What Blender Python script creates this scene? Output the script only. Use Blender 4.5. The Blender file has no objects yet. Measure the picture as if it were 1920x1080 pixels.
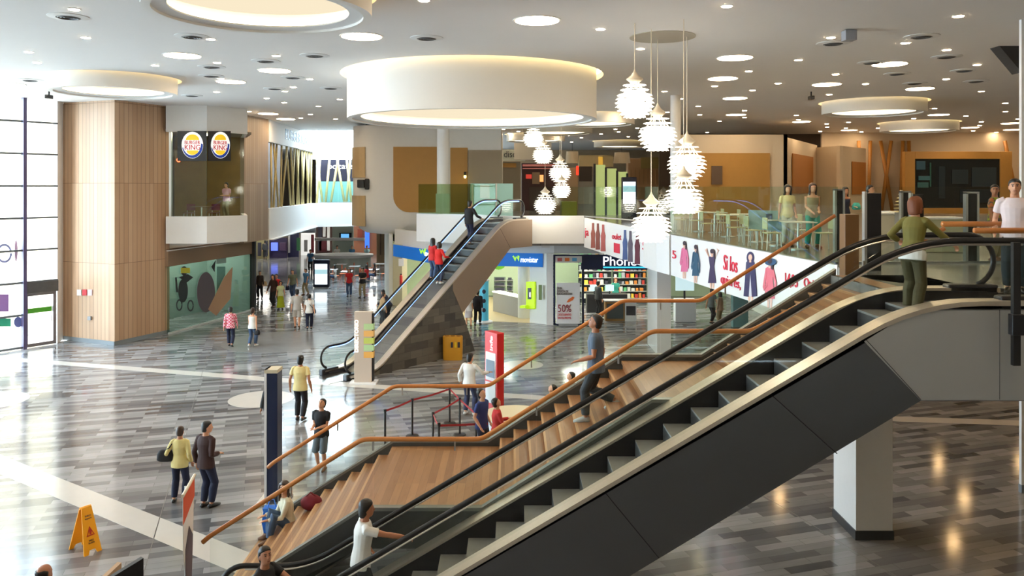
import bpy, bmesh, math, random
from mathutils import Vector, Matrix
PI = math.pi; R = math.radians
random.seed(7)
SC = bpy.context.scene
COL = SC.collection
# ---------------------------------------------------------------- camera
FP, YH, ZC = 1490.0, 350.0, 6.55          # focal length in px, horizon row, eye height
cam = bpy.data.cameras.new('camera'); cam.sensor_width = 36; cam.lens = FP / 1920 * 36
cam.shift_y = -(540 - YH) / 1920; cam.clip_end = 400
camo = bpy.data.objects.new('camera', cam); COL.objects.link(camo)
camo.location = (0, 0, ZC); camo.rotation_euler = (PI/2, 0, 0); SC.camera = camo
# ---------------------------------------------------------------- world, exposure
SC.view_settings.view_transform = 'Standard'; SC.view_settings.look = 'None'
SC.view_settings.gamma = 1; SC.view_settings.use_curve_mapping = False
SC.view_settings.exposure = 0.95
SC.cycles.transparent_max_bounces = 24; SC.cycles.max_bounces = 8
SC.cycles.sample_clamp_indirect = 6
world = bpy.data.worlds.new('world'); SC.world = world; world.use_nodes = True
wn = world.node_tree; bg = wn.nodes['Background']
bg.inputs[0].default_value = (0.70, 0.88, 1.0, 1); bg.inputs[1].default_value = 8.0
sun = bpy.data.lights.new('daylight', 'SUN'); sun.energy = 4.2; sun.angle = R(55); sun.color = (1.0, .97, .93)
suno = bpy.data.objects.new('daylight', sun); COL.objects.link(suno); suno.rotation_euler = Vector((-.55, -.72, .42)).to_track_quat('Z', 'Y').to_euler()
Z2, HC = 4.87, 10.13                      # upper floor, ceiling
WARM = (1.0, 0.80, 0.54); WHITE = (1.0, 0.74, 0.46)
LIGHT_DISC, LIGHT_DOWN, LIGHT_DRUM, LIGHT_PEND = 17.0, 80.0, .5, .75
# ---------------------------------------------------------------- helpers
def U(x, y, d):
    return Vector(((x-960)*d/FP, d, ZC-(y-YH)*d/FP))
def F(x, y, z=0.0):
    d = (ZC-z)*FP/(y-YH); return Vector(((x-960)*d/FP, d, z))
def vec(*a): return Vector(a)
W = {}
def link(o, parent=None):
    COL.objects.link(o)
    if parent: o.parent = parent
def tag(o, label=None, cat=None, group=None, kind=None):
    if label: o['label'] = label
    if cat: o['category'] = cat
    if group: o['group'] = group
    if kind: o['kind'] = kind
    return o
def thing(name, label, cat, loc=(0,0,0), rz=0, group=None):
    o = bpy.data.objects.new(name, None); link(o); o.empty_display_size = .1
    o.location = loc; o.rotation_euler = (0,0,rz)
    W[o.name] = Matrix.Translation(Vector(loc)) @ Matrix.Rotation(rz, 4, 'Z')
    return tag(o, label, cat, group)
def frame(d, up=None):
    d = d.normalized(); u = Vector(up) if up is not None else Vector((0,0,1))
    if abs(d.dot(u)) > .98: u = Vector((0,1,0)) if abs(d.y) < .9 else Vector((1,0,0))
    x = d.cross(u).normalized(); return x, x.cross(d).normalized()
class MB:
    def __init__(s): s.v=[]; s.f=[]; s.m=[]
    def add(s, vs, fs, mi=0):
        b=len(s.v); s.v += [Vector(v) for v in vs]
        s.f += [[b+i for i in f] for f in fs]; s.m += [mi]*len(fs); return s
    def bx(s, x0,x1,y0,y1,z0,z1, mi=0, rz=0, c=None):
        vs=[Vector((x,y,z)) for z in (z0,z1) for x,y in ((x0,y0),(x1,y0),(x1,y1),(x0,y1))]
        if rz:
            M=Matrix.Rotation(rz,3,'Z'); c=Vector(c if c else ((x0+x1)/2,(y0+y1)/2,0)); vs=[M@(v-c)+c for v in vs]
        return s.add(vs, [(0,3,2,1),(4,5,6,7),(0,1,5,4),(1,2,6,5),(2,3,7,6),(3,0,4,7)], mi)
    def prism(s, pts, ex, mi=0):
        n=len(pts); ex=Vector(ex); p=[Vector(q) for q in pts]
        return s.add(p+[q+ex for q in p], [list(range(n))[::-1], list(range(n,2*n))]+[(i,(i+1)%n,n+(i+1)%n,n+i) for i in range(n)], mi)
    def quad(s, a,b,c,d, mi=0): return s.add([a,b,c,d],[(0,1,2,3)],mi)
    def slab(s, a, b, z0, z1, t, mi=0, z0b=None, z1b=None):
        # upright panel from plan point a to b, thickness t to the left of a->b
        a=Vector((a[0],a[1],0)); b=Vector((b[0],b[1],0)); d=(b-a).normalized(); n=Vector((-d.y,d.x,0))*t
        z0b=z0 if z0b is None else z0b; z1b=z1 if z1b is None else z1b; Z=Vector((0,0,1))
        return s.prism([a+Z*z0, b+Z*z0b, b+Z*z1b, a+Z*z1], n, mi)
    def loft(s, rings, mi=0, cap=True):
        b=len(s.v); n=len(rings[0])
        for r in rings: s.v += [Vector(q) for q in r]
        for k in range(len(rings)-1):
            for i in range(n):
                j=(i+1)%n; s.f.append([b+k*n+i,b+k*n+j,b+(k+1)*n+j,b+(k+1)*n+i]); s.m.append(mi)
        if cap:
            s.f.append([b+i for i in range(n)][::-1]); s.f.append([b+(len(rings)-1)*n+i for i in range(n)]); s.m += [mi,mi]
        return s
    def tube(s, path, r, n=8, mi=0, up=None, flat=1.0, closed=False):
        p=[Vector(q) for q in path]; rr=r if isinstance(r,(list,tuple)) else [r]*len(p); rings=[]
        N=len(p)
        px=None
        for i,q in enumerate(p):
            if closed: d=p[(i+1)%N]-p[i-1]
            else: d=(p[min(i+1,N-1)]-p[max(i-1,0)])
            x,y=frame(d,up)
            if up is None:
                dn_=d.normalized()
                if px is not None:
                    x=px-dn_*px.dot(dn_)
                    if x.length<1e-5: x=frame(d)[0]
                    x.normalize(); y=x.cross(dn_).normalized()
                px=x
            rings.append([q+x*math.cos(t)*rr[i]+y*math.sin(t)*rr[i]*flat for t in [2*PI*k/n for k in range(n)]])
        if closed: rings.append(rings[0])
        return s.loft(rings, mi, cap=not closed)
    def lathe(s, prof, c=(0,0,0), n=32, mi=0, axis=None):
        c=Vector(c); b=len(s.v); m=len(prof)
        for r,z in prof:
            for k in range(n):
                t=2*PI*k/n; s.v.append(c+Vector((r*math.cos(t),r*math.sin(t),z)))
        for i in range(m-1):
            for k in range(n):
                j=(k+1)%n; s.f.append([b+i*n+k,b+i*n+j,b+(i+1)*n+j,b+(i+1)*n+k]); s.m.append(mi)
        return s
    def solid(s, prof, c=(0,0,0), n=32, mi=0):
        b=len(s.v); s.lathe(prof,c,n,mi); m=len(prof)
        s.f.append([b+k for k in range(n)][::-1]); s.f.append([b+(m-1)*n+k for k in range(n)]); s.m += [mi,mi]; return s
    def ell(s, c, rx, ry, rz, nu=12, nv=8, mi=0, M=None):
        rings=[]; c=Vector(c)
        for i in range(nv+1):
            a=-PI/2+PI*(i+.0)/nv; a=max(-PI/2+.05,min(PI/2-.05,a))
            q=[Vector((rx*math.cos(a)*math.cos(2*PI*k/nu), ry*math.cos(a)*math.sin(2*PI*k/nu), rz*math.sin(a))) for k in range(nu)]
            rings.append([(M@v if M else v)+c for v in q])
        return s.loft(rings,mi)
    def build(s, name, mats, parent=None, smooth=False, bevel=0, raw=False, base=None, auto=False):
        vs=s.v
        if parent is not None and not raw:
            I=W.get(parent.name, Matrix()).inverted(); vs=[I@v for v in vs]; loc=None
        elif parent is None and not raw:
            if base is None:
                lo=[min(v[i] for v in vs) for i in range(3)]; hi=[max(v[i] for v in vs) for i in range(3)]
                base=Vector(((lo[0]+hi[0])/2,(lo[1]+hi[1])/2,lo[2]))
            loc=Vector(base); vs=[v-loc for v in vs]
        else: loc=None
        me=bpy.data.meshes.new(name); me.from_pydata([tuple(v) for v in vs],[],s.f)
        for i,p in enumerate(me.polygons): p.material_index=s.m[i]; p.use_smooth=smooth
        bm=bmesh.new(); bm.from_mesh(me); bmesh.ops.recalc_face_normals(bm,faces=bm.faces); bm.to_mesh(me); bm.free()
        for m in (mats if isinstance(mats,(list,tuple)) else [mats]): me.materials.append(m)
        o=bpy.data.objects.new(name,me); link(o,parent)
        if loc is not None: o.location=loc; W[o.name]=Matrix.Translation(loc)
        else: W[o.name]=W.get(parent.name,Matrix()) if parent else Matrix()
        if bevel:
            b=o.modifiers.new('bevel','BEVEL'); b.width=bevel; b.segments=2; b.limit_method='ANGLE'
        if auto and hasattr(me,'set_sharp_from_angle'): me.set_sharp_from_angle(angle=R(35))
        return o
def S(name, mb, mats, **k):
    o=mb.build(name,mats,**k); o['kind']='structure'; return o
CH={}
def kids(o): return [c for c in bpy.data.objects if c.parent is o]
def family(o): return (o,[family(c) for c in kids(o)])
def dup(fam, loc=None, rz=None, label=None, group=None, parent=None):
    o,ch=fam; c=o.copy(); COL.objects.link(c); c.parent=parent
    if loc is not None: c.location=loc
    if rz is not None: c.rotation_euler=(0,0,rz)
    if label: c['label']=label
    if group: c['group']=group
    for f in ch: dup(f,parent=c)
    return c
_txt={}
def text(body, name, mat, org, xd, yd, w, h, parent=None, depth=.01, raw=False, shear=0):
    """lettering: lower-left corner org, along xd, up yd, fitted to w x h"""
    key=(body,shear)
    if key not in _txt:
        cu=bpy.data.curves.new('t','FONT'); cu.body=body; cu.size=1; cu.extrude=.02; cu.resolution_u=3; cu.shear=shear
        to=bpy.data.objects.new('t',cu); COL.objects.link(to)
        dg=bpy.context.evaluated_depsgraph_get(); me=bpy.data.meshes.new_from_object(to.evaluated_get(dg))
        _txt[key]=([v.co.copy() for v in me.vertices],[list(p.vertices) for p in me.polygons])
        bpy.data.objects.remove(to); bpy.data.meshes.remove(me)
    vs,fs=_txt[key]; x0=min(v.x for v in vs); x1=max(v.x for v in vs); y0=min(v.y for v in vs); y1=max(v.y for v in vs)
    xd=Vector(xd).normalized(); yd=Vector(yd).normalized(); nd=xd.cross(yd); org=Vector(org)
    mb=MB(); mb.add([org+xd*((v.x-x0)/(x1-x0)*w)+yd*((v.y-y0)/(y1-y0)*h)+nd*(v.z/.02*depth/2+depth/2) for v in vs], fs)
    return mb.build(name,mat,parent,raw=raw)
# ---------------------------------------------------------------- materials
MATS={}
def mat(name, col, rough=.5, metal=0, spec=.5, noise=0, scale=8, emit=0, ecol=None, bump=0, coat=0):
    if name in MATS: return MATS[name]
    m=bpy.data.materials.new(name); m.use_nodes=True; nt=m.node_tree; p=nt.nodes['Principled BSDF']
    c=(*col,1); p.inputs['Base Color'].default_value=c; p.inputs['Roughness'].default_value=rough
    p.inputs['Metallic'].default_value=metal; p.inputs['Specular IOR Level'].default_value=spec
    if coat: p.inputs['Coat Weight'].default_value=coat
    if emit: p.inputs['Emission Color'].default_value=(*(ecol or col),1); p.inputs['Emission Strength'].default_value=emit
    if noise or bump:
        tc=nt.nodes.new('ShaderNodeTexCoord'); n=nt.nodes.new('ShaderNodeTexNoise'); n.inputs['Scale'].default_value=scale; n.inputs['Detail'].default_value=4
        nt.links.new(tc.outputs['Object'],n.inputs['Vector'])
        if noise:
            mx=nt.nodes.new('ShaderNodeMix'); mx.data_type='RGBA'
            mx.inputs[6].default_value=tuple(max(0,q*(1-noise)) for q in col)+(1,); mx.inputs[7].default_value=tuple(min(1,q*(1+noise)) for q in col)+(1,)
            nt.links.new(n.outputs['Fac'],mx.inputs[0]); nt.links.new(mx.outputs[2],p.inputs['Base Color'])
        if bump:
            b=nt.nodes.new('ShaderNodeBump'); b.inputs['Strength'].default_value=bump; b.inputs['Distance'].default_value=.01
            nt.links.new(n.outputs['Fac'],b.inputs['Height']); nt.links.new(b.outputs[0],p.inputs['Normal'])
    MATS[name]=m; return m
def srgb(r,g,b):
    f=lambda c:(c/255/12.92) if c<=10 else ((c/255+.055)/1.055)**2.4
    return (f(r),f(g),f(b))
def emis(name,col,st):
    if name in MATS: return MATS[name]
    m=bpy.data.materials.new(name); m.use_nodes=True; nt=m.node_tree; nt.nodes.clear()
    e=nt.nodes.new('ShaderNodeEmission'); e.inputs[0].default_value=(*col,1); e.inputs[1].default_value=st
    o=nt.nodes.new('ShaderNodeOutputMaterial'); nt.links.new(e.outputs[0],o.inputs[0]); MATS[name]=m; return m
def glass(name, tint=(.86,.95,.92), refl=.9, base=.04):
    if name in MATS: return MATS[name]
    m=bpy.data.materials.new(name); m.use_nodes=True; nt=m.node_tree; nt.nodes.clear()
    t=nt.nodes.new('ShaderNodeBsdfTransparent'); t.inputs[0].default_value=(*tint,1)
    g=nt.nodes.new('ShaderNodeBsdfGlossy'); g.inputs['Roughness'].default_value=.02
    fr=nt.nodes.new('ShaderNodeFresnel'); ge=nt.nodes.new('ShaderNodeNewGeometry'); io=nt.nodes.new('ShaderNodeMapRange')
    io.inputs[3].default_value=1.45; io.inputs[4].default_value=1/1.45      # the same thin-pane reflection from both faces
    nt.links.new(ge.outputs['Backfacing'],io.inputs[0]); nt.links.new(io.outputs[0],fr.inputs[0])
    k=nt.nodes.new('ShaderNodeMath'); k.operation='MULTIPLY'; k.inputs[1].default_value=refl
    nt.links.new(fr.outputs[0],k.inputs[0])
    mx=nt.nodes.new('ShaderNodeMixShader'); nt.links.new(k.outputs[0],mx.inputs[0]); nt.links.new(t.outputs[0],mx.inputs[1]); nt.links.new(g.outputs[0],mx.inputs[2])
    o=nt.nodes.new('ShaderNodeOutputMaterial'); nt.links.new(mx.outputs[0],o.inputs[0]); MATS[name]=m; return m
def planks(name, c1, c2, mort, bw, rh, rz=0, msize=.004, rough=.4, spec=.5, bias=0, axis=None, noise=.25, nsc=(3,30,3), offset=.5, bump=0, wdir=None, flip=False):
    """board / stone pattern from the Brick texture over object coordinates"""
    if name in MATS: return MATS[name]
    m=bpy.data.materials.new(name); m.use_nodes=True; nt=m.node_tree; p=nt.nodes['Principled BSDF']; L=nt.links.new
    geo=nt.nodes.new('ShaderNodeNewGeometry'); mp=nt.nodes.new('ShaderNodeMapping')
    if axis is not None: mp.inputs['Rotation'].default_value=axis
    mp2=nt.nodes.new('ShaderNodeMapping'); mp2.inputs['Rotation'].default_value=(0,0,rz)
    if wdir is not None:
        dt=nt.nodes.new('ShaderNodeVectorMath'); dt.operation='DOT_PRODUCT'; dt.inputs[1].default_value=(wdir[0],wdir[1],0); L(geo.outputs['Position'],dt.inputs[0])
        sp=nt.nodes.new('ShaderNodeSeparateXYZ'); L(geo.outputs['Position'],sp.inputs[0]); cb=nt.nodes.new('ShaderNodeCombineXYZ')
        L(sp.outputs[2],cb.inputs[1 if flip else 0]); L(dt.outputs['Value'],cb.inputs[0 if flip else 1]); L(cb.outputs[0],mp.inputs[0])
    else: L(geo.outputs['Position'],mp.inputs[0])
    L(mp.outputs[0],mp2.inputs[0])
    b=nt.nodes.new('ShaderNodeTexBrick'); b.inputs['Color1'].default_value=(*c1,1); b.inputs['Color2'].default_value=(*c2,1); b.inputs['Mortar'].default_value=(*mort,1)
    b.inputs['Scale'].default_value=1; b.inputs['Mortar Size'].default_value=msize; b.inputs['Mortar Smooth'].default_value=0; b.inputs['Bias'].default_value=bias
    b.inputs['Brick Width'].default_value=bw; b.inputs['Row Height'].default_value=rh; b.offset=offset; b.offset_frequency=2
    L(mp2.outputs[0],b.inputs['Vector'])
    mp3=nt.nodes.new('ShaderNodeMapping'); mp3.inputs['Scale'].default_value=nsc; L(mp2.outputs[0],mp3.inputs[0])
    n=nt.nodes.new('ShaderNodeTexNoise'); n.inputs['Scale'].default_value=1; n.inputs['Detail'].default_value=5; L(mp3.outputs[0],n.inputs['Vector'])
    mr=nt.nodes.new('ShaderNodeMapRange'); mr.inputs[3].default_value=1-noise; mr.inputs[4].default_value=1+noise; L(n.outputs['Fac'],mr.inputs[0])
    mx=nt.nodes.new('ShaderNodeMix'); mx.data_type='RGBA'; mx.blend_type='MULTIPLY'; mx.inputs[0].default_value=1
    L(b.outputs['Color'],mx.inputs[6]); L(mr.outputs[0],mx.inputs[7]); L(mx.outputs[2],p.inputs['Base Color'])
    p.inputs['Roughness'].default_value=rough; p.inputs['Specular IOR Level'].default_value=spec
    if bump:
        bp=nt.nodes.new('ShaderNodeBump'); bp.inputs['Strength'].default_value=bump; bp.inputs['Distance'].default_value=.01; bp.invert=True
        L(b.outputs['Fac'],bp.inputs['Height']); L(bp.outputs[0],p.inputs['Normal'])
    MATS[name]=m; return m
M_white=mat('white_plaster',(.78,.77,.75),.6,noise=.02)
M_ceil=mat('ceiling_paint',(.80,.775,.75),.75,noise=.015,scale=1)
M_drum=mat('drum_plaster',(.80,.78,.74),.6)
M_black=mat('black_plastic',(.012,.012,.015),.35)
M_rubber=mat('black_rubber',(.01,.01,.011),.3)
M_dark=mat('dark_metal',(.03,.03,.032),.4,.5)
M_steel=mat('brushed_steel',(.55,.53,.50),.28,1,noise=.06,scale=40)
M_brass=mat('polished_deck_metal',(.58,.50,.40),.36,.7,noise=.08,scale=20)
M_alu=mat('aluminium',(.62,.63,.64),.35,1)
M_navy=mat('navy_lacquer',(.008,.016,.055),.3)
M_red=mat('red_lacquer',(.62,.02,.02),.3)
M_gold=mat('ochre_panel',srgb(178,132,66),.5,noise=.06,scale=3)
M_beigep=mat('beige_panel',srgb(190,165,125),.5,noise=.05)
M_grey=mat('grey_panel',(.28,.28,.28),.45)
M_paper=mat('white_print',(.80,.80,.80),.5)
M_yellow=mat('yellow_plastic',srgb(250,170,5),.4)
M_ochrebin=mat('ochre_bin_plastic',srgb(205,150,40),.45)
M_lime=mat('lime_plastic',srgb(190,230,20),.4,emit=.25)
M_glass=glass('clear_glass',(.955,.975,.965),.5)
M_gtint=glass('green_glass',(.87,.94,.90),.6)
M_stone=planks('floor_stone',(.095,.098,.105),(.36,.36,.365),(.09,.09,.09),.95,.215,rz=R(-17.5),msize=.0025,rough=.13,spec=.55,noise=.22,nsc=(1.2,7,1),offset=.37)
M_stone2=planks('upper_floor_stone',(.13,.125,.12),(.30,.29,.275),(.1,.1,.1),1.2,.6,rz=R(-17.5),rough=.2,noise=.15)
M_pale=mat('pale_inlay_stone',(.62,.59,.54),.16,noise=.05,scale=3)
M_palegrey=mat('grey_inlay_stone',(.24,.235,.225),.15,noise=.15,scale=2)
M_wood=planks('oak_boards',srgb(178,122,72),srgb(204,150,98),srgb(130,84,46),3.2,.135,rz=R(90),msize=.0015,rough=.38,noise=.16,nsc=(2,22,2))
M_rail=mat('oak_handrail',srgb(196,124,62),.35,noise=.12,scale=14)
M_stonewall=planks('wedge_stone_tiles',(.05,.048,.045),(.17,.155,.13),(.05,.05,.05),.6,.28,wdir=(.62,.785),flip=True,rough=.35,noise=.2,nsc=(2,8,2))
# ================================================================ STRUCTURE
# ---- lower floor and its inlays
G0=Vector((-19.05,33.3,0)); GD=Vector((-1.25,-1.8,0)).normalized()
def gp(t,off=0): p=G0+GD*t+Vector((GD.y,-GD.x,0))*off; return (p.x,p.y)
OUT=lambda o_: [gp(51,o_),(34,-9),(34,105),(-46,105),(-46,40),gp(-3,o_)]
S('floor', MB().prism([(x,y,-.3) for x,y in OUT(.25)],(0,0,.3)), M_stone)
def inlay(pts, w, z=.003, t=.003):
    L=[];Rr=[]
    for i,p in enumerate(pts):
        a=pts[max(i-1,0)]; b=pts[min(i+1,len(pts)-1)]; d=Vector((b[0]-a[0],b[1]-a[1])).normalized(); n=Vector((-d.y,d.x))*w/2
        L.append(Vector((p[0]+n.x,p[1]+n.y,z-t))); Rr.append(Vector((p[0]-n.x,p[1]-n.y,z-t)))
    mb=MB()
    for i in range(len(pts)-1): mb.prism([L[i],Rr[i],Rr[i+1],L[i+1]],(0,0,t))
    return mb
S('floor_band_near', inlay([(-24,26.8),(-12.1,18.77),(-4.4,13.65),(0,10.75),(6,6.8)],.62), M_pale)
S('floor_band_far', inlay([(-26,32.2),(-19.5,30.3),(-8.15,27),(-1.2,25.2),(5,23.6),(10.9,22.4),(16,21.8)],.5), M_pale)
for i,(a,b) in enumerate([((-14.6,39.5),(-1.6,-1.0)),((.2,32.9),(8.5,7.0)),((-27.5,27.5),(-16,-8))]):
    S(f'floor_joint_{i+1}', inlay([a,b],.014), M_palegrey)
for i,(x,y,r,m) in enumerate([(490,748,.98,M_pale),(522,640,2.3,M_palegrey),(-22,752,1.1,M_pale),(980,684,.75,M_pale),(1010,560,1.2,M_palegrey)]):
    c=F(x,y); S(f'floor_disc_{i+1}', MB().solid([(r,0),(r,.003)],(c.x,c.y,.0005),64), m)
# ---- ceiling with real openings (drum coves, skylight)
DRUMS=[('A',-2.83,25.83,4.0,8.7,.22),('B',-17.55,15.2,2.0,9.70,.13),('C',-26.58,29.5,1.94,9.65,.13),('D',24.45,37.0,2.05,9.64,.13),
       ('E',27.1,49.9,1.99,9.64,.13),('F',29.9,64.6,2.0,9.64,.13),('G',5.9,40.0,2.0,9.64,.13),('I',3.3,46.5,2.0,9.64,.13),('J',1.7,54.5,2.0,9.64,.13),('K',7.7,63,2.0,9.64,.13),('L',-12.5,66,2.0,9.64,.13)]
def polar(a,d): return Vector((d*math.sin(R(a)), d*math.cos(R(a)),0))
bm=bmesh.new(); edges=[]
def loop(pts):
    vs=[bm.verts.new(p) for p in pts]
    for i in range(len(vs)): edges.append(bm.edges.new((vs[i],vs[(i+1)%len(vs)])))
loop([(x,y,HC) for x,y in OUT(.5)])
for n_,a,d,r,zb,cv in DRUMS:
    c=polar(a,d); loop([(c.x+(r+cv)*math.cos(2*PI*k/64),c.y+(r+cv)*math.sin(2*PI*k/64),HC) for k in range(64)])
SKY=[(-17.2,50.5),(-9.3,50.5),(-9.3,72),(-17.2,72)]
loop([(x,y,HC) for x,y in SKY])
bmesh.ops.triangle_fill(bm,use_beauty=True,use_dissolve=False,edges=edges)
me=bpy.data.meshes.new('ceiling'); bm.to_mesh(me); bm.free(); me.materials.append(M_ceil)
o=bpy.data.objects.new('ceiling',me); link(o); o['kind']='structure'
S('ceiling_skylight_upstand', MB().slab(SKY[0],SKY[1],HC,HC+.9,-.1).slab(SKY[1],SKY[2],HC,HC+.9,-.1).slab(SKY[2],SKY[3],HC,HC+.9,-.1).slab(SKY[3],SKY[0],HC,HC+.9,-.1), M_white)
# ---- outer shell of the hall
M_shell=mat('shell_paint',srgb(196,178,150),.7,noise=.03,scale=1)
S('wall_back', MB().bx(-46,34,104,104.3,0,10.6), M_shell)
S('wall_right', MB().bx(33.7,34,-9,105,0,10.6), M_shell)
S('wall_near', MB().bx(gp(51)[0],34,-9.3,-9,0,10.6), M_shell)
S('wall_left_rear', MB().slab(gp(-3,.3),(-46,40),0,10.6,-.2), M_shell); S('wall_left_far', MB().bx(-46.3,-46,40,105,0,10.6), M_shell)
# ---- glazed facade on the left
M_fglass=glass('facade_glass',(.96,.98,1.0),.8)
def tglass(a,b,z0,z1,t=.02): return MB().slab(a,b,z0,z1,t)
S('window_1', tglass(gp(1.45),gp(46),.12,HC), M_fglass)
S('window_2', tglass(gp(.1),gp(1.4),2.62,HC), M_fglass)
M_mull=mat('violet_grey_mullion',(.09,.07,.16),.4)
def mull(t,w=.13,z0=0): a=Vector(gp(t-w/2,-.12)); b=Vector(gp(t+w/2,-.12)); return MB().slab(a,b,z0,HC,.22)
for i,t in enumerate([1.4,6.5,11.5,16.5,21.5,26.5,31.5,36.5,41.5]):
    S(f'trim_{i+1}', mull(t), M_mull)
M_trans=mat('grey_transom',(.16,.18,.20),.4,.6)
for i in range(8):
    z=.08+1.30*i
    S(f'trim_{i+20}', MB().slab(gp(1.4,-.1),gp(46,-.1),z-.04,z+.04,.16), M_trans)
    if z>2.6: S(f'trim_{i+40}', MB().slab(gp(.1,-.1),gp(1.4,-.1),z-.035,z+.035,.16), M_trans)
# door in the facade
S('trim_60', MB().slab(gp(.1,-.1),gp(1.36,-.1),2.22,2.66,.2), mat('door_header',(.10,.10,.10),.5,.3,noise=.3,scale=6))
d1=MB()
for a,b,z0,z1 in ((.12,.24,.03,2.2),(1.22,1.34,.03,2.2),(.24,1.22,.03,.16),(.24,1.22,2.1,2.2)): d1.slab(gp(a,-.06),gp(b,-.06),z0,z1,.1)
door=d1.build('door_1', mat('door_frame',(.22,.20,.21),.4,.4)); door['kind']='structure'
MB().slab(gp(.24,0),gp(1.22,0),.16,2.1,.012).build('door_pane',M_fglass,door)
MB().slab(gp(.24,-.03),gp(1.22,-.03),1.38,1.58,.012).build('door_sticker',mat('green_sticker',srgb(80,170,40),.5),door)
MB().tube([Vector((*gp(.3,-.14),.95)),Vector((*gp(.3,-.14),1.25))],.02).build('door_handle',M_steel,door)
# ---- pale ground outdoors, seen through the glass
S('ground_outside', MB().bx(-120,-10,-60,38,-.45,-.32), mat('paving_outside',(.75,.75,.73),.8))
# ---- wood-clad pier
PA,PB,PC=Vector((-19.2,34.0)),Vector((-16.38,32.75)),Vector((-15.3,35.5))
PD=PA+(PC-PB)
def clad(nm,a,b,c1=srgb(186,150,118),c2=srgb(200,166,134)): 
    d=(Vector(b)-Vector(a)).normalized(); return planks(nm,c1,c2,srgb(130,100,76),3.35,.225,rz=0,wdir=(d.x,d.y),msize=.009,rough=.5,noise=.10,nsc=(1,14,1),offset=0)
def wallslab(name,a,b,z0,z1,t,m): return S(name, MB().slab(a,b,z0,z1,t), m)
wallslab('wall_pier_left',PA,PB,.16,HC,.2,clad('pier_boards_left',PA,PB))
wallslab('wall_pier_right',PB,PC,.16,HC,.2,clad('pier_boards_right',PB,PC))
wallslab('wall_pier_back',PD,PA,0,HC,.2,M_white)
M_plinth=mat('plinth_stone',(.20,.23,.25),.3)
wallslab('baseboard_pier_left',PA,PB+Vector((.0,-.01)),0,.17,-.02,M_plinth); wallslab('baseboard_pier_right',PB,PC,0,.17,-.02,M_plinth)
wallslab('wall_jamb',(-19.05,33.3),(-19.2,34.0),0,HC,.15,M_white)
# ---- shop with teal glass under the restaurant
LA=Vector((-15.24,35.2)); LB=Vector((-13.75,42.1)); LD=(LB-LA).normalized()
M_teal=glass('teal_glass',(.74,.84,.81),1.0)
S('window_3', MB().slab(LA,LB,.06,3.0,.04), M_teal)
S('baseboard_shop', MB().slab(LA,LB,0,.08,-.04), mat('pale_sill',(.55,.60,.60),.3))
S('wall_shop_head', MB().slab(LA+Vector((0,.02)),LB,3.0,3.75,.3), mat('brown_soffit',srgb(140,116,92),.6))
S('wall_shop_inside', MB().slab(LA+Vector((-2.4,1.5)),LB+Vector((-2.4,0)),0,3.7,.1), mat('shop_inner_wall',srgb(120,140,132),.6))
S('wall_shop_end', MB().slab(LB+Vector((-4.5,0)),LB,0,3.7,.1), mat('shop_inner_wall',(.5,.5,.5)))
S('trim_61', MB().bx(LB.x-.12,LB.x+.14,LB.y-.05,LB.y+.2,0,3.75), M_dark)
# ---- grey timber wall, restaurant behind bay
WA,WB=Vector((-13.3,39.5)),Vector((-12.97,42.3))
wallslab('wall_restaurant',WA,WB,3.75,HC,.25,clad('grey_boards',WA,WB,srgb(150,134,118),srgb(166,150,132)))
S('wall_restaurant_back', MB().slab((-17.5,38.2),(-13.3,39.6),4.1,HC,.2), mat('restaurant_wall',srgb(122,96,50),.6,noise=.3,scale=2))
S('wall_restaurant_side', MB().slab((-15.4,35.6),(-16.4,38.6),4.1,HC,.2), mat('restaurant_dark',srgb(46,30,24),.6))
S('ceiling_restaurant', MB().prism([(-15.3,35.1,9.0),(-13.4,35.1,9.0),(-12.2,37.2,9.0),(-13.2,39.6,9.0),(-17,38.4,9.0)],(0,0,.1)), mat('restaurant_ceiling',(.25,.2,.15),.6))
# bay: parapet, glass, bulkhead
BA,BC,BB=Vector((-15.25,35.0)),Vector((-13.44,35.0)),Vector((-12.15,36.5)); BE=Vector((-13.2,39.3)); BF=Vector((-15.3,36.4))
def ring(z0,z1,sh=0.0): return MB().prism([(p.x,p.y,z0) for p in (BA,BC,BB,BE,BF)],(0,0,z1-z0))
S('wall_bay_parapet', MB().slab(BC,BA,4.04,5.235,-.2).slab(BB,BC,4.04,5.235,-.2).slab(BE,BB,4.04,5.235,-.2), M_white)
S('floor_bay', MB().prism([(p.x,p.y,4.1) for p in (BA+Vector((.1,.1)),BC+Vector((-.08,.1)),BB+Vector((-.2,.02)),BE+Vector((-.1,-.2)),BF)],(0,0,.8)), mat('bay_floor_wood',srgb(130,86,50),.4,noise=.1))
S('wall_bay_bulkhead', MB().slab(BC,BA,8.97,HC,-.2).slab(BB,BC,8.97,HC,-.2).slab(BE,BB,8.97,HC,-.2), M_white)
b1,b2,b3=BA+Vector((.1,.12)),BC+Vector((-.06,.12)),BB+Vector((-.18,.05))
S('window_4', MB().slab(b2,b1,5.235,8.97,-.03), M_gtint); S('window_5', MB().slab(b3,b2,5.235,8.97,-.03), M_gtint)
S('trim_62', MB().bx(b1.x,b1.x+.1,b1.y-.03,b1.y+.1,5.2,8.97), M_alu)
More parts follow.
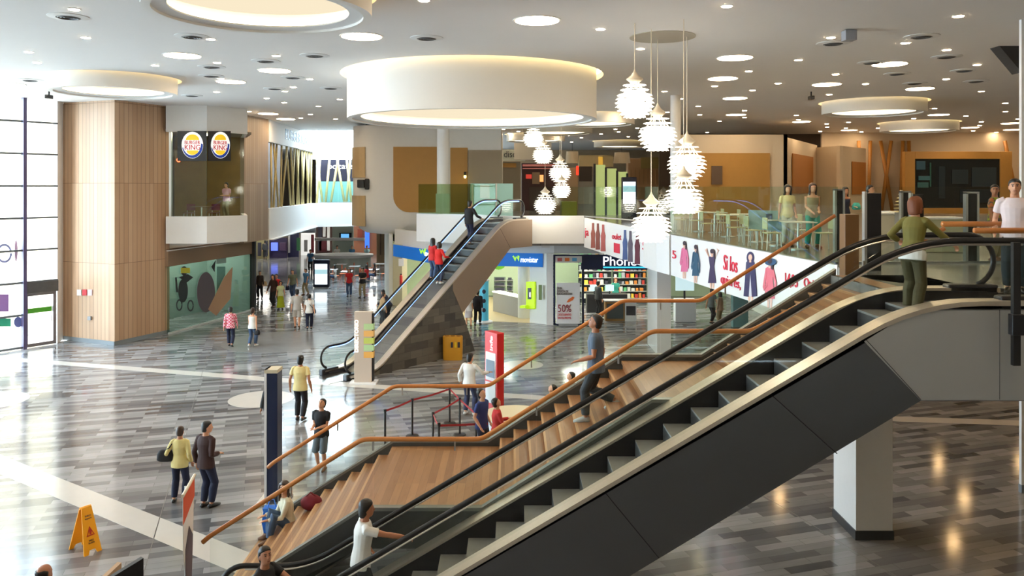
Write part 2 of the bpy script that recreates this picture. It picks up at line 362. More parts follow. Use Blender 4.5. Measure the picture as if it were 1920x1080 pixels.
# ---- far facade (second restaurant, bright under the skylight)
FA,FB,FC=Vector((-12.95,42.4)),Vector((-13.85,56)),Vector((-9.9,58))
S('wall_facade_parapet', MB().slab(FA,FB,3.75,5.38,.3).slab(FB,FC,3.75,5.38,.3), M_white)
S('wall_facade_fascia', MB().slab(FA,FB,8.95,HC,.3), M_white)
S('wall_facade_fascia_end', MB().slab((-14.6,58.2),(-9.9,58.2),8.55,HC,.3), M_white)
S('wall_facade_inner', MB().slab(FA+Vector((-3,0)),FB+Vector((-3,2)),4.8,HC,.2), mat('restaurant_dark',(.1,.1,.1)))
S('wall_facade_dark', MB().bx(-14.6,-9.5,60.5,60.7,6.95,8.6), mat('night_blue_wall',(.012,.012,.035),.5))
S('wall_facade_pale', MB().bx(-14.6,-9.5,60.5,60.7,4.8,6.95), mat('pale_cyan_wall',srgb(150,205,205),.5))
S('floor_facade', MB().prism([(-17,42.4,4.7),(-13.1,42.4,4.7),(-14.0,56,4.7),(-9.9,58.2,4.7),(-9.9,61,4.7),(-17,61,4.7)],(0,0,.12)), M_stone2)
S('wall_skylight_end', MB().bx(-18,-8.5,73,73.3,3.8,HC+1), M_white)
# ---- upper floor slabs
E1=[(3.17,35.0),(5.05,30.2),(5.25,28.6),(5.5,27.4),(6.8,16.6)]     # banner edge of the slab
ups=[(.35,35.0)]+E1+[(6.55,15.1),(6.55,14.4),(7.6,12.0),(7.6,10.5),(34,10.5),(34,105),(-4.5,105),(-4.5,44.9),(-4.6,39.2)]
def slabmb(pts,z0,z1): return MB().prism([(x,y,z0) for x,y in pts],(0,0,z1-z0))
S('floor_upper', slabmb(ups,3.95,Z2), [M_stone2])
S('floor_landing', MB().bx(6.05,7.7,12.0,15.1,4.2,Z2), M_stone2)
S('floor_near', MB().bx(-20,16,-8.8,.9,3.9,Z2), M_stone2)
# white fascias around the slab
def fasc(name,a,b,z0,z1,t=.12,m=M_white,z0b=None,z1b=None): return S(name, MB().slab(a,b,z0,z1,-t,z0b=z0b,z1b=z1b), m)
fasc('wall_fascia_escalator',(.5,34.85),(3.17,34.9),4.05,5.27,-.2)
S('wall_curved_fascia', MB().slab((-4.65,38.7),(.35,34.9),3.9,5.24,.3), M_white)
S('wall_shop_bulkhead', MB().slab((-6.5,44.0),(-3.6,39.2),3.36,4.2,.3).slab((-3.6,39.2),(2.0,37.8),3.36,4.2,.3).slab((2.0,37.8),(13.0,37.6),3.36,4.2,.3), M_white)
# ---- rounded white volume with ochre panels (upper storey)
def rounded(x0,x1,y0,y1,rad,n=10):
    pts=[]
    for k in range(n+1):
        t=PI+PI/2*k/n; pts.append((x0+rad+rad*math.cos(t), y0+rad+rad*math.sin(t)))
    pts += [(x1,y0),(x1,y1),(x0,y1)]; return pts
vol=MB(); prof=[(1.1,3.88),(.65,3.95),(.33,4.18),(.1,4.58),(0,5.1),(0,9.95)]
rings=[]
for inset,z in prof:
    pts=rounded(-9.05+inset,-.6,43.9+inset*.7,52,1.5); rings.append([(x,y,z) for x,y in pts])
vol.loft(rings); S('wall_rounded_volume', vol, M_white, smooth=True, auto=True)
def gpanel(name,x0,x1,z0,z1,y,rad,m,n=8):
    pts=[]
    for k in range(n+1):
        t=PI+PI/2*k/n; pts.append((x0+rad+rad*math.cos(t),y,z0+rad+rad*math.sin(t)))
    pts += [(x1,y,z0),(x1,y,z1),(x0,y,z1)]
    o=MB().prism(pts,(0,.08,0)).build(name,m); return o
o=gpanel('ochre_wall_panel',-6.55,-4.15,5.13,8.75,43.83,.9,M_gold); tag(o,'large ochre panel with a rounded corner on white volume left of the round column','wall panel')
o=gpanel('ochre_wall_panel',-3.4,-2.45,5.13,8.7,43.84,.02,M_gold); tag(o,'narrow ochre panel just right of the round white column','wall panel')
def curvepanel(name,z0,z1,lab):
    cx,cy,r=-7.55,45.4,1.56; pts=[(cx+r*math.cos(t),cy+r*math.sin(t)) for t in [PI*(1.02+.36*k/8) for k in range(9)]]
    rings=[]
    mb=MB(); inn=[((x-cx)*.97+cx,(y-cy)*.97+cy) for x,y in pts]
    poly=[(x,y,z0) for x,y in pts]+[(x,y,z0) for x,y in inn[::-1]]
    mb.prism(poly,(0,0,z1-z0)); o=mb.build(name,M_beigep); tag(o,lab,'wall panel')
curvepanel('beige_wall_panel',7.05,8.75,'upper curved beige panel wrapping the rounded corner, above the black camera')
curvepanel('beige_wall_panel',4.35,6.05,'lower curved beige panel wrapping the rounded corner, under the black camera')
S('wall_dark_gap', MB().bx(-8.3,-5.4,45,45.2,9.95,HC), M_black)
S('wall_grey_kiosk', MB().bx(-2.4,-.55,43.6,43.95,4.87,8.55), mat('kiosk_brown_grey',srgb(150,134,112),.6))
c=U(831,350,40); S('column_round', MB().solid([(.31,Z2),(.31,HC)],(c.x,c.y,0),32), M_white)
S('column_round_plinth', MB().bx(c.x-.34,c.x+.34,c.y-.34,c.y+.34,Z2,6.2), mat('plinth_pale',(.6,.68,.68),.4))
S('column_square', MB().bx(5.66,6.2,31,33.2,0,3.96), M_white); S('column_upper', MB().solid([(.2,Z2),(.2,HC)],(6.42,31.2,0),24), M_white)
S('column_bridge', MB().bx(6.38,7.06,14.74,15.76,.0,4.0), M_white)
S('baseboard_column', MB().bx(6.36,7.08,14.72,15.78,0,.17), mat('plinth_dark',(.035,.04,.045),.3))
S('wall_right_pier', MB().bx(10.9,13,17.0,17.08,0,HC), M_white); S('baseboard_right_pier', MB().bx(10.89,13,16.98,17.09,0,.17), M_plinth)
S('ceiling_dark_notch', MB().prism([U(1870,80,20.2)+Vector((0,0,-.02)),U(1916,80,20.2),U(1916,136,20.2)],(0,.4,0)), mat('dark_void',(.03,.028,.026),.8))
# ---- upper right blocks
M_warmwall=mat('warm_white_wall',srgb(214,196,170),.6,noise=.02)
S('wall_block_front', MB().bx(8.45,14.55,42,42.2,Z2,9.3).bx(14.35,14.55,42,52,Z2,9.3), M_warmwall)
S('wall_block_side', MB().slab((14.55,42),(19.2,50),Z2,9.15,.2), M_warmwall)
S('wall_block_rear', MB().slab((19.6,47.5),(22.8,51.2),Z2,9.0,.2).slab((19.0,50),(19.6,47.5),Z2,9.0,.2), M_warmwall)
S('wall_upper_shade', MB().bx(10,30,54,54.2,Z2,HC), mat('upper_gap_shade',srgb(74,60,50),.7))  # dark colour stands in for the shade of the void above the block
S('wall_food_court', MB().bx(20.5,34,52.6,52.8,Z2,HC), M_warmwall)
S('wall_food_court_left', MB().bx(-1,20,78,78.2,Z2,HC), mat('food_court_brown',srgb(190,164,130),.7,noise=.15,scale=1))
def panelU(name,x0,y0,x1,y1,d,m,lab,cat,t=.06,group=None):
    a=U(x0,y1,d); b=U(x1,y0,d); o=MB().bx(a.x,b.x,d-t,d,a.z,b.z).build(name,m); return tag(o,lab,cat,group)
panelU('ochre_wall_panel',1300,287,1443,412,41.95,M_gold,'wide ochre panel on the white block behind the pendant lamps','wall panel')
def slabpanel(name,a,b,s0,s1,z0,z1,m,lab):
    a=Vector(a);b=Vector(b);d=(b-a); n=Vector((d.y,-d.x)).normalized()*.03
    o=MB().slab(a+d*s0+n,a+d*s1+n,z0,z1,-.05).build(name,m); tag(o,lab,'wall panel')
M_orange=mat('brown_orange_panel',srgb(176,112,44),.5)
slabpanel('orange_wall_panel',(14.55,42),(19.2,50),.12,.8,Z2+1.3,8.35,M_orange,'brown-orange panel on the receding side of the white block')
slabpanel('orange_wall_panel',(19.6,47.5),(22.8,51.2),.42,.95,Z2+1.2,8.1,M_orange,'smaller brown-orange panel on the rear block nearest the slanted poles')
# ================================================================ CEILING LIGHTS
M_cove=emis('cove_glow',(1.0,.74,.34),3.0); M_incove=emis('drum_strip_glow',(1.0,.80,.50),5.0)
M_disc=emis('disc_diffuser',WHITE,LIGHT_DISC); M_down=emis('downlight_lens',WHITE,LIGHT_DOWN); M_drumd=emis('drum_ceiling_glow',(1.0,.86,.62),LIGHT_DRUM)
M_trim=mat('white_trim_ring',(.75,.75,.74),.5)
DL={'A':'largest drum-shaped ceiling light, hanging deep in the middle of the hall','B':'drum ceiling light cut by the top edge of the picture, upper left','C':'shallow drum ceiling light in front of the wood-clad pier','D':'largest and nearest of the three drum lights at right','E':'middle one of the three drum lights at right','F':'farthest and smallest of the three drum lights at right, above the big screen','G':'white drum light half hidden behind the right end of the largest drum','I':'far drum light glowing just behind the upper pendant group','J':'far drum light above the dis shop sign','K':'farthest drum light beyond the pendants','L':'far drum light above the bright white facade'}
for n_,a,d,r,zb,cv in DRUMS:
    c=polar(a,d); rt=thing('drum_ceiling_light',DL[n_],'ceiling light',(c.x,c.y,zb),group='round drum ceiling lights'); cz=(c.x,c.y,0)
    MB().lathe([(r,HC+.3),(r,zb),(r-.16,zb),(r-.16,zb+.05)],cz,80).build('drum_shell',M_drum,rt,smooth=True,auto=True)
    MB().lathe([(r-.16,zb+.05),(r-.42,zb+.07),(r-.42,zb+.10),(r-.16,zb+.10)],cz,80).build('lower_lip',M_trim,rt)
    MB().lathe([(r-.2,zb+.12),(r-.38,zb+.12)],cz,64).build('light_strip',M_incove,rt)
    MB().lathe([(r-.14,zb+.10),(r-.14,zb+.38)],cz,64).build('inner_wall',M_drum,rt,smooth=True)
    MB().solid([(r-.14,zb+.38),(r-.14,zb+.42)],cz,64).build('inner_ceiling',M_drumd,rt)  # inner ceiling emits by itself, imitating light thrown up by the hidden strip
    MB().lathe([(r+cv,HC),(r+cv,HC+.22),(r,HC+.22)],cz,64).build('cove_recess',M_drum,rt)
    MB().lathe([(r+.02,HC+.16),(r+cv-.04,HC+.16)],cz,64).build('cove_strip',M_cove,rt)
def onceil(x,y): return F(x,y,HC) if False else Vector(((x-960)*((HC-ZC)*FP/(YH-y))/FP,(HC-ZC)*FP/(YH-y),HC))
def side(x,y):
    h='left' if x<640 else 'middle' if x<1280 else 'right'; d='near' if y<110 else 'middle distance' if y<190 else 'far'
    return h,d
DISCS=[(1007,38,'white light disc in the ceiling near the top, right of the largest drum'),(678,68,'white light disc between the two big drums at top left'),(342,104,'white light disc above the left drum over the pier'),(515,132,'white light disc left of the largest drum'),(433,153,'white light disc touching a small spot, right of the left drum'),(18,158,'washed-out light disc at the left edge above the facade'),
 (1378,108,'nearest light disc right of the pendant canopy'),(1355,147,'second light disc right of the pendants, behind the nearest one'),(1668,120,'light disc in front of the nearest right-hand drum'),(1550,158,'light disc left above the nearest right-hand drum'),(1378,184,'third light disc right of the pendants'),(1725,166,'light disc just above the nearest right-hand drum'),(1380,215,'fourth and farthest light disc in the row right of the pendants'),
 (1503,228,'far light disc above the white block'),(1592,244,'far light disc left of the middle right-hand drum'),(1597,251,'far light disc just behind another above the slanted poles'),(1760,215,'light disc behind the nearest right-hand drum'),(1819,239,'far light disc right of the middle drum'),(1895,231,'far light disc at the right edge, upper of two'),(1898,243,'far light disc at the right edge, lower of two'),(503,213,'warm light disc near the grey timber wall'),(536,223,'cool light disc just above the burger shop fascia'),(1637,260,'farthest light disc above the slanted poles')]
dfam=None
for x,y,lab in DISCS:
    p=onceil(x,y)
    if dfam is None:
        rt=thing('ceiling_disc_light',lab,'ceiling light',p,group='flat round ceiling lights')
        MB().lathe([(.47,HC-.012),(.52,HC-.012),(.52,HC+.01)],(p.x,p.y,0),40).build('trim_ring',M_trim,rt)
        MB().solid([(.47,HC-.02),(.47,HC-.008)],(p.x,p.y,0),40).build('diffuser',M_disc,rt); dfam=family(rt)
    else: dup(dfam,p,label=lab)
for x_,y_ in ((-11,6),(-5.5,9),(0,12.5),(6,8.5),(11,12),(16,7),(-15,13),(3,2),(-4,0),(12,1),(-12,-3),(20,13),(7,-4),(-20,6),(17,17),(21,20)):
    dup(dfam,(x_,y_,HC),label='flat round ceiling light in the part of the ceiling over the viewer, outside the picture',group='flat round ceiling lights out of view')
DOWN=[(139,17),(161,70),(395,73),(291,122),(54,97),(70,117),(518,104),(407,117),(581,148),(406,172),(414,147),(550,163),(534,171),(500,184),(533,192),(597,199),(467,209),(582,214),(564,221),(629,223),(637,186),(795,0),(1126,54),(1201,91),(1246,171),(1276,185),(1165,208),(1251,210),(892,238),(944,242),(955,250),(972,246),(1055,249),(1066,254),(1090,258),(1072,266),(1127,251),(1154,242),(1160,247),(1178,256),(1202,245),(1098,243),(1195,240),
 (1363,11),(1797,30),(1558,70),(1698,80),(1775,93),(1832,121),(1497,112),(1404,133),(1567,139),(1340,161),(1411,169),(1459,156),(1623,157),(1774,148),(1840,171),(1555,177),(1309,199),(1312,215),(1396,207),(1396,220),(1349,227),(1326,248),(1493,216),(1497,224),(1550,232),(1551,238),(1538,246),(1591,229),(1586,240),(1615,247),(1646,240),(1630,255),(1624,259),(1685,252),(1683,259),(1663,262),(1687,250),(1752,203),(1811,217),(1840,228),(1837,235),(1825,245),(1885,193),(1885,209),(1909,223),(1713,222),(1868,248),(1883,259)]
lfam=None
for i,(x,y) in enumerate(DOWN):
    p=onceil(x,y); h,d=side(x,y)
    lab=f'small round downlight in the {h} part of the ceiling, {d}'; grp=f'downlights, {h} {d}'
    if lfam is None:
        rt=thing('ceiling_downlight',lab,'downlight',p,group=grp)
        MB().lathe([(.085,HC-.014),(.125,HC-.01),(.125,HC+.01)],(p.x,p.y,0),20).build('trim_ring',M_trim,rt)
        MB().solid([(.10,HC-.018),(.10,HC-.006)],(p.x,p.y,0),20).build('lens',M_down,rt); lfam=family(rt)
    else: dup(lfam,p,label=lab,group=grp)
M_amber=emis('amber_lens',(1.0,.62,.28),30)
uf_=None
for i,(x,y) in enumerate([(9+3.1*(k%6)+(.9 if (k//6)%2 else 0),13.5+3.3*(k//6)) for k in range(36)]):
    p=Vector((x,y,3.95))
    if uf_ is None:
        rt=thing('soffit_downlight','amber round downlight under the upper floor, seen only as reflections',"downlight",p,group='downlights under the upper floor')
        MB().lathe([(.13,3.93),(.19,3.935),(.19,3.955)],(x,y,0),20).build('trim_ring',M_trim,rt); MB().solid([(.15,3.925),(.15,3.945)],(x,y,0),20).build('lens',M_amber,rt); uf_=family(rt)
    else: dup(uf_,p)
VENT=[(128,31,'round air vent nearest the top left corner'),(360,68,'round air vent beside a spot, under the top left drum'),(590,104,'pale round air vent left of the largest drum'),(397,125,'upper of two dark vents left of the small light disc'),(396,142,'lower of two dark vents left of the small light disc'),(498,114,'dark vent between two small spots, left middle'),(515,166,'dark vent under the left middle light disc'),(549,145,'dark vent left of the largest drum, beside a spot'),(620,165,'dark vent close to the left rim of the largest drum'),(800,71,'round air vent above the largest drum'),(360,179,'dark vent above the white restaurant bulkhead'),(56,150,'dark vent left of the pier drum'),
 (1562,81,'slot vent just left of the square grey panel'),(1728,68,'slot vent right of the square grey panel'),(1775,106,'slot vent below a spot at right'),(1808,132,'slot vent before the right edge'),(1635,117,'slot vent behind the light disc at right'),(1682,138,'slot vent between two spots above the right drum'),(1715,156,'slot vent above the light disc by the right drum'),(1830,152,'faint slot vent at far right')]
vf=None; M_vent=mat('vent_grille',(.10,.10,.10),.5)
for x,y,lab in VENT:
    p=onceil(x,y)
    if vf is None:
        rt=thing('ceiling_vent',lab,'air vent',p,group='round air vents')
        MB().lathe([(.24,HC-.03),(.40,HC-.012),(.40,HC+.01)],(p.x,p.y,0),32).build('vent_frame',M_trim,rt)
        g=MB().solid([(.24,HC-.022),(.24,HC-.012)],(p.x,p.y,0),32)
        for k in (.06,.12,.18): g.lathe([(k,HC-.022),(k+.015,HC-.04),(k+.03,HC-.022)],(p.x,p.y,0),24)
        g.build('grille',M_vent,rt); vf=family(rt)
    else: dup(vf,p,label=lab)
p=onceil(1592,56); o=MB().bx(p.x-.13,p.x+.13,p.y-.13,p.y+.13,HC-.25,HC-.02).bx(p.x-.03,p.x+.03,p.y-.03,p.y+.03,HC-.02,HC).build('ceiling_speaker',mat('speaker_grey',(.30,.31,.34),.5),bevel=.01); tag(o,'square grey loudspeaker box hung from the right ceiling','speaker')
def cctv(p,lab,up=True):
    rt=thing('security_camera',lab,'camera',p,group='security cameras'); q=Vector(p)
    MB().tube([q,q-Vector((0,0,.16))],.03,8).build('bracket',M_dark,rt); MB().bx(q.x-.08,q.x+.08,q.y-.16,q.y+.14,q.z-.3,q.z-.16).build('camera_body',M_black,rt,bevel=.02)
    MB().solid([(.05,q.z-.24),(.05,q.z-.22)],(q.x,q.y-.16,0),12).build('camera_lens',M_dark,rt)
cctv(onceil(1521,172),'black security camera left of the nearest right-hand drum'); cctv(onceil(92,170),'small dark camera high beside the facade mullion')
q=U(680,330,43.9); rt=thing('wall_camera','black double-headed camera between the two curved beige panels','camera',q)
MB().tube([q+Vector((.12,.3,.3)),q+Vector((.12,.3,-.9))],.05).build('conduit',M_steel,rt); MB().bx(q.x-.3,q.x+.1,q.y-.1,q.y+.35,q.z-.65,q.z-.2).build('camera_body',M_black,rt,bevel=.05)
MB().bx(q.x+.12,q.x+.36,q.y-.1,q.y+.2,q.z-.75,q.z-.15).build('second_head',M_dark,rt,bevel=.05)
# ================================================================ PENDANT LAMPS (leaf-tier cones)
M_leaf=mat('frosted_leaf',(.85,.82,.75),.5,emit=LIGHT_PEND,ecol=(1,.93,.80)); M_cap=mat('pale_lamp_cap',srgb(222,208,184),.4); M_bulb=emis('lamp_core',(1,.93,.80),14)
TIERS=[(-.34,.10,.28),(-.45,.16,.34),(-.55,.26,.42),(-.64,.33,.45),(-.73,.37,.47),(-.82,.37,.46),(-.91,.34,.42),(-1.0,.27,.36),(-1.07,.18,.27)]
def pendant(px,ytip,ybot,d,label,group):
    top=U(px,ytip,d); h=(ybot-ytip)*d/FP; k=h/1.16; rt=thing('pinecone_pendant_lamp',label,'pendant lamp',top,group=group); x,y,z=top
    MB().tube([(x,y,z-.02),(x,y,HC)],.009,6).build('cord',M_cap,rt)
    MB().lathe([(.012*k,z+.02),(.03*k,z-.03*k),(.09*k,z-.12*k),(.19*k,z-.2*k),(.2*k,z-.215*k),(.10*k,z-.30*k),(.02*k,z-.3*k)],(x,y,0),24).build('cap',M_cap,rt,smooth=True)
    MB().ell((x,y,z-.80*k),.22*k,.22*k,.27*k,16,10).build('bulb',M_bulb,rt,smooth=True)
    fr=MB()
    for j in range(6):
        a=2*PI*j/6; fr.tube([(x+.08*k*math.cos(a),y+.08*k*math.sin(a),z-.28*k),(x+.30*k*math.cos(a),y+.30*k*math.sin(a),z-.60*k)],.012*k,5)
    fr.build('lamp_frame',M_cap,rt)
    for i,(dz,r0,r1) in enumerate(TIERS):
        mb=MB(); n=14; zz=z+dz*k; off=(i%2)*PI/n
        for j in range(n):
            a=2*PI*j/n+off; w=PI/n*.96
            pts=[]
            for rr,tt,zo in ((r0,-w*.8,0),(r1*.93,-w,-.035),(r1,0,-.055),(r1*.93,w,-.035),(r0,w*.8,0)):
                if i<2: zo*=.4
                pts.append(Vector((x+rr*k*math.cos(a+tt),y+rr*k*math.sin(a+tt),zz+zo*k)))
            mb.prism(pts,(0,0,.012*k))
        mb.build('leaf_tier',M_leaf,rt)
G1='large pinecone pendant lamps'; G2='smaller far pinecone pendant lamps'
pendant(1190,132,224,17.4,'highest of the large pinecone pendants',G1); pendant(1233,195,286,19.2,'second highest large pinecone pendant, right of the highest',G1)
pendant(1288,248,340,18.9,'rightmost large pinecone pendant, partly behind a lower one',G1); pendant(1282,312,404,17.0,'large pinecone pendant hanging low in front of the rightmost one',G1); pendant(1221,362,457,18.0,'lowest large pinecone pendant, before the white banners',G1)
pendant(1000,228,277,35,'highest of the small pinecone pendants, under the largest drum',G2); pendant(1018,258,308,37,'second small pinecone pendant, just below the highest',G2); pendant(1050,290,343,36,'third small pinecone pendant, above a touching fourth',G2); pendant(1053,328,372,34.5,'fourth small pinecone pendant, right under the third',G2); pendant(1022,350,403,33.9,'lowest small pinecone pendant, near the escalator top',G2)
p=onceil(1242,69); o=MB().solid([(.78,HC-.015),(.78,HC)],(p.x,p.y,0),48).build('pendant_canopy',mat('canopy_plate',srgb(176,166,148),.5)); tag(o,'large flat round ceiling plate above the pendant lamps','ceiling plate')
# ================================================================ ESCALATORS
def arc(c,r,t0,t1,n): return [(c[0]+r*math.cos(t0+(t1-t0)*k/n), c[1]+r*math.sin(t0+(t1-t0)*k/n)) for k in range(n+1)]
def smooth_path(pts,n=6,f=.5):
    # round the inner corners of a polyline in the (s,z) plane
    out=[pts[0]]
    for i in range(1,len(pts)-1):
        a,b,c=[Vector(p) for p in pts[i-1:i+2]]; la,lc=(a-b).length,(c-b).length; q=min(f,la*.45,lc*.45)
        p0=b+(a-b).normalized()*q; p1=b+(c-b).normalized()*q
        for k in range(n+1):
            t=k/n; out.append(tuple(p0*(1-t)**2+b*2*t*(1-t)+p1*t*t))
    out.append(pts[-1]); return out
def escalator(label, o, a, n, wid, s0, slope, rise, send, truss, panel_m, deck_m, hand_m, glow, seams, sstart=0, floorplate=(1.6,.9), deck_h=.16, stone=None, sdeck=.2):
    o=Vector(o); a=Vector(a); n=Vector(n); P=lambda s,v,z: Vector((o.x+a.x*s+n.x*v, o.y+a.y*s+n.y*v, z))
    rt=thing('escalator',label,'escalator',P(s0,wid/2,0)); s1=s0+rise/slope
    def prof(h,lo,hi,f=.55): return smooth_path([(lo,h),(s0,h),(s1,h+rise),(hi,h+rise)],6,f)
    def band(path_lo,path_hi,v,t):           # strip between two (s,z) paths, thickness t
        mb=MB()
        A=path_lo; B=path_hi
        for i in range(len(A)-1):
            mb.prism([P(A[i][0],v,A[i][1]),P(A[i+1][0],v,A[i+1][1]),P(B[i+1][0],v,B[i+1][1]),P(B[i][0],v,B[i][1])], n.to_3d()*t)
        return mb
    # handrails with rounded ends and glass balustrades
    for side_,v in (('near',0.0),('far',wid)):
        h=.97; mid=prof(h,sstart+.42,send-.42,.9)
        path=arc((sstart+.42,h-.38),.38,-PI*.62,-PI,5)+arc((sstart+.42,h-.38),.38,PI,PI/2,8)[1:]+mid[1:-1]+arc((send-.42,rise+h-.38),.38,PI/2,-PI*.38,12)
        MB().tube([P(s,v,z) for s,z in path],.042,8,flat=.75,up=n.to_3d()).build('handrail',hand_m,rt,smooth=True)
        inner=[(s,z-.045) for s,z in path]
        MB().tube([P(s,v,z-.05) for s,z in mid],.018,6).build('rail_light' if glow else 'rail_track',glow or M_steel,rt)
        top=prof(h-.05,sstart+.1,send-.12,.9); low=prof(deck_h-.02,sstart+.1,send-.12,.9)
        band(low,top,v-.006,.012).build('balustrade_glass',M_glass,rt)
    # decks along the foot of each balustrade, skirts inside
    for v0,v1 in ((-.20,.10),(wid-.10,wid+.20)):
        A=prof(deck_h,sstart+.15,send,.8); B=prof(deck_h-.06,sstart+.15,send,.8); mb=MB()
        for i in range(len(A)-1):
            mb.prism([P(A[i][0],v0,A[i][1]),P(A[i+1][0],v0,A[i+1][1]),P(B[i+1][0],v0,B[i+1][1]),P(B[i][0],v0,B[i][1])], n.to_3d()*(v1-v0))
        mb.build('deck_board',deck_m,rt)
    for v,t in ((.09,.02),(wid-.11,.02)):
        band(prof(-.42,sstart+.3,send-.2),prof(deck_h-.04,sstart+.3,send-.2),v,t).build('skirt_panel',M_black,rt)
    # steps
    pit=.405; fam=None; k=-2; ms=planks('step_treads',(.10,.10,.095),(.14,.14,.135),(.03,.03,.03),5,.02,wdir=(a.x,a.y),msize=.004,rough=.45,noise=.1) if False else mat('escalator_step',(.21,.21,.195),.5,noise=.12,scale=12)
    mr=mat('escalator_riser',(.035,.035,.035),.5)
    i=0; first=None
    s=s0-.45
    while s<s1+.5:
        zt=min(max((s-s0+pit*.5)*slope,0),rise); zt=round(zt/(pit*slope))*(pit*slope) if 0<zt<rise else zt
        mb=MB(); q=[P(s,.115,zt-.03),P(s+pit,.115,zt-.03),P(s+pit,wid-.115,zt-.03),P(s,wid-.115,zt-.03)]; mb.prism(q,(0,0,.03),0)
        mb.prism([P(s,.115,zt-.03),P(s+.03,.115,zt-.03),P(s+.03,wid-.115,zt-.03),P(s,wid-.115,zt-.03)],(0,0,-.22),1)
        mb.build('step',[ms,mr],rt); s+=pit
    for (sa,sb,z) in ((sstart-.6,s0-.4,0),(s1+.5,send+.25,rise)):
        MB().prism([P(sa,.1,z-.02),P(sb,.1,z-.02),P(sb,wid-.1,z-.02),P(sa,wid-.1,z-.02)],(0,0,.035)).build('landing_plate',M_steel,rt)
    # side cladding, both sides, and the underside
    tp=truss
    for v,t in ((-.16,-.02),(wid+.14,.02)):
        MB().prism([P(s,v,z) for s,z in tp],n.to_3d()*t).build('side_cladding',panel_m,rt)
    if seams.get('pale'):
        MB().prism([P(s,-.185,z) for s,z in seams['pale']],n.to_3d()*.006).build('landing_cladding',M_cladl,rt)
    lowp=[p for p in tp if p[2:]] if False else None
    und=MB()
    lo=sorted(seams['low'])
    for i in range(len(lo)-1):
        (sA,zA),(sB,zB)=lo[i],lo[i+1]
        und.prism([P(sA,-.16,zA),P(sB,-.16,zB),P(sB,wid+.15,zB),P(sA,wid+.15,zA)],(0,0,.04))
    und.build('soffit_panel',panel_m,rt)
    for i,(pa,pb) in enumerate(seams['lines']):
        MB().tube([P(pa[0],-.183,pa[1]),P(pb[0],-.183,pb[1])],.006,4).build('panel_seam',M_black,rt)
    # newel bases
    for v in (0,wid):
        for sA,sB,z in ((sstart+.02,sstart+.75,0),(send-.75,send-.02,rise)):
            MB().prism([P(sA,v-.1,z),P(sB,v-.1,z),P(sB,v+.1,z),P(sA,v+.1,z)],(0,0,deck_h+.05)).build('newel_base',M_black,rt,bevel=.03)
    return rt,P,prof
# ---- near escalator: runs left to right across the view, beside the oak stairs
M_clad=mat('dark_steel_cladding',(.17,.17,.175),.3,.9,noise=.04,scale=2)
M_cladl=mat('pale_steel_cladding',(.40,.395,.38),.45,.3,noise=.03,scale=2)
Y1,Y2=10.45,11.7; K=.588; SE=7.13
X0=-3.02
dk=lambda s: .16+max(0,(s-X0))*K
near,PN,_=escalator('wide dark-clad escalator crossing the foreground beside the oak stairs',(0,Y1),(1,0),(0,1),Y2-Y1,X0,K,Z2,SE,
  [(-4.2,0),(-4.2,.13),(X0,.12),(X0+Z2/K-.25,Z2-.08),(X0+Z2/K+.3,Z2+.10),(SE+.2,Z2+.10),(SE+.2,3.78),(5.28,3.78),(-1.0,.0)],
  M_clad,M_brass,M_rubber,None,{'low':[(-1.0,0.0),(5.28,3.80),(SE+.2,3.80)],'lines':[((4.55,4.6),(5.28,3.8)),((6.3,4.96),(6.3,3.8)),((3.35,3.86),(4.2,3.1)),((1.2,2.6),(1.9,1.75)),((-.8,1.4),(-.1,.6))],'pale':[(4.55,4.55),(5.0,4.83),(5.35,4.95),(SE+.2,4.955),(SE+.2,3.79),(5.28,3.79)]},sstart=-4.35,deck_h=.20)
# ---- far escalator: rises away from us to the right
o0=Vector((-5.64,26.7)); da=Vector((.62,.785)).normalized(); dn=Vector((-da.y,da.x))
M_clad2=mat('bronze_cladding',srgb(150,130,112),.35,.35,noise=.04,scale=2)
M_led=emis('blue_rail_glow',(.16,.32,1.0),3.2)
RF=5.0; s0=1.3; sl=.70; s1=s0+RF/sl
far,PF,_=escalator('steep escalator with blue-lit handrails rising away beside the stone wedge',o0,da,dn,1.28,s0,sl,RF,10.0,
  [(5.2,2.55),(5.2,.12+3.9*sl),(s1-.25,RF-.08),(s1+.35,RF+.12),(10.3,RF+.12),(10.3,3.95),(8.75,3.95),(5.75,1.6)],
  M_clad2,M_brass,M_rubber,M_led,{'low':[(5.75,1.6),(8.75,3.95),(10.3,3.95)],'lines':[((8.05,4.85),(8.75,3.98))]},deck_h=.17)
wb=MB().prism([PF(s,-.17,z) for s,z in ((1.05,0),(1.25,.10),(1.5,.2),(5.2,.10+3.9*sl),(6.5,0))],dn.to_3d()*1.6).build('escalator_stone_base',M_stonewall); tag(wb,'dark tiled stone wedge under the far escalator','stone base')
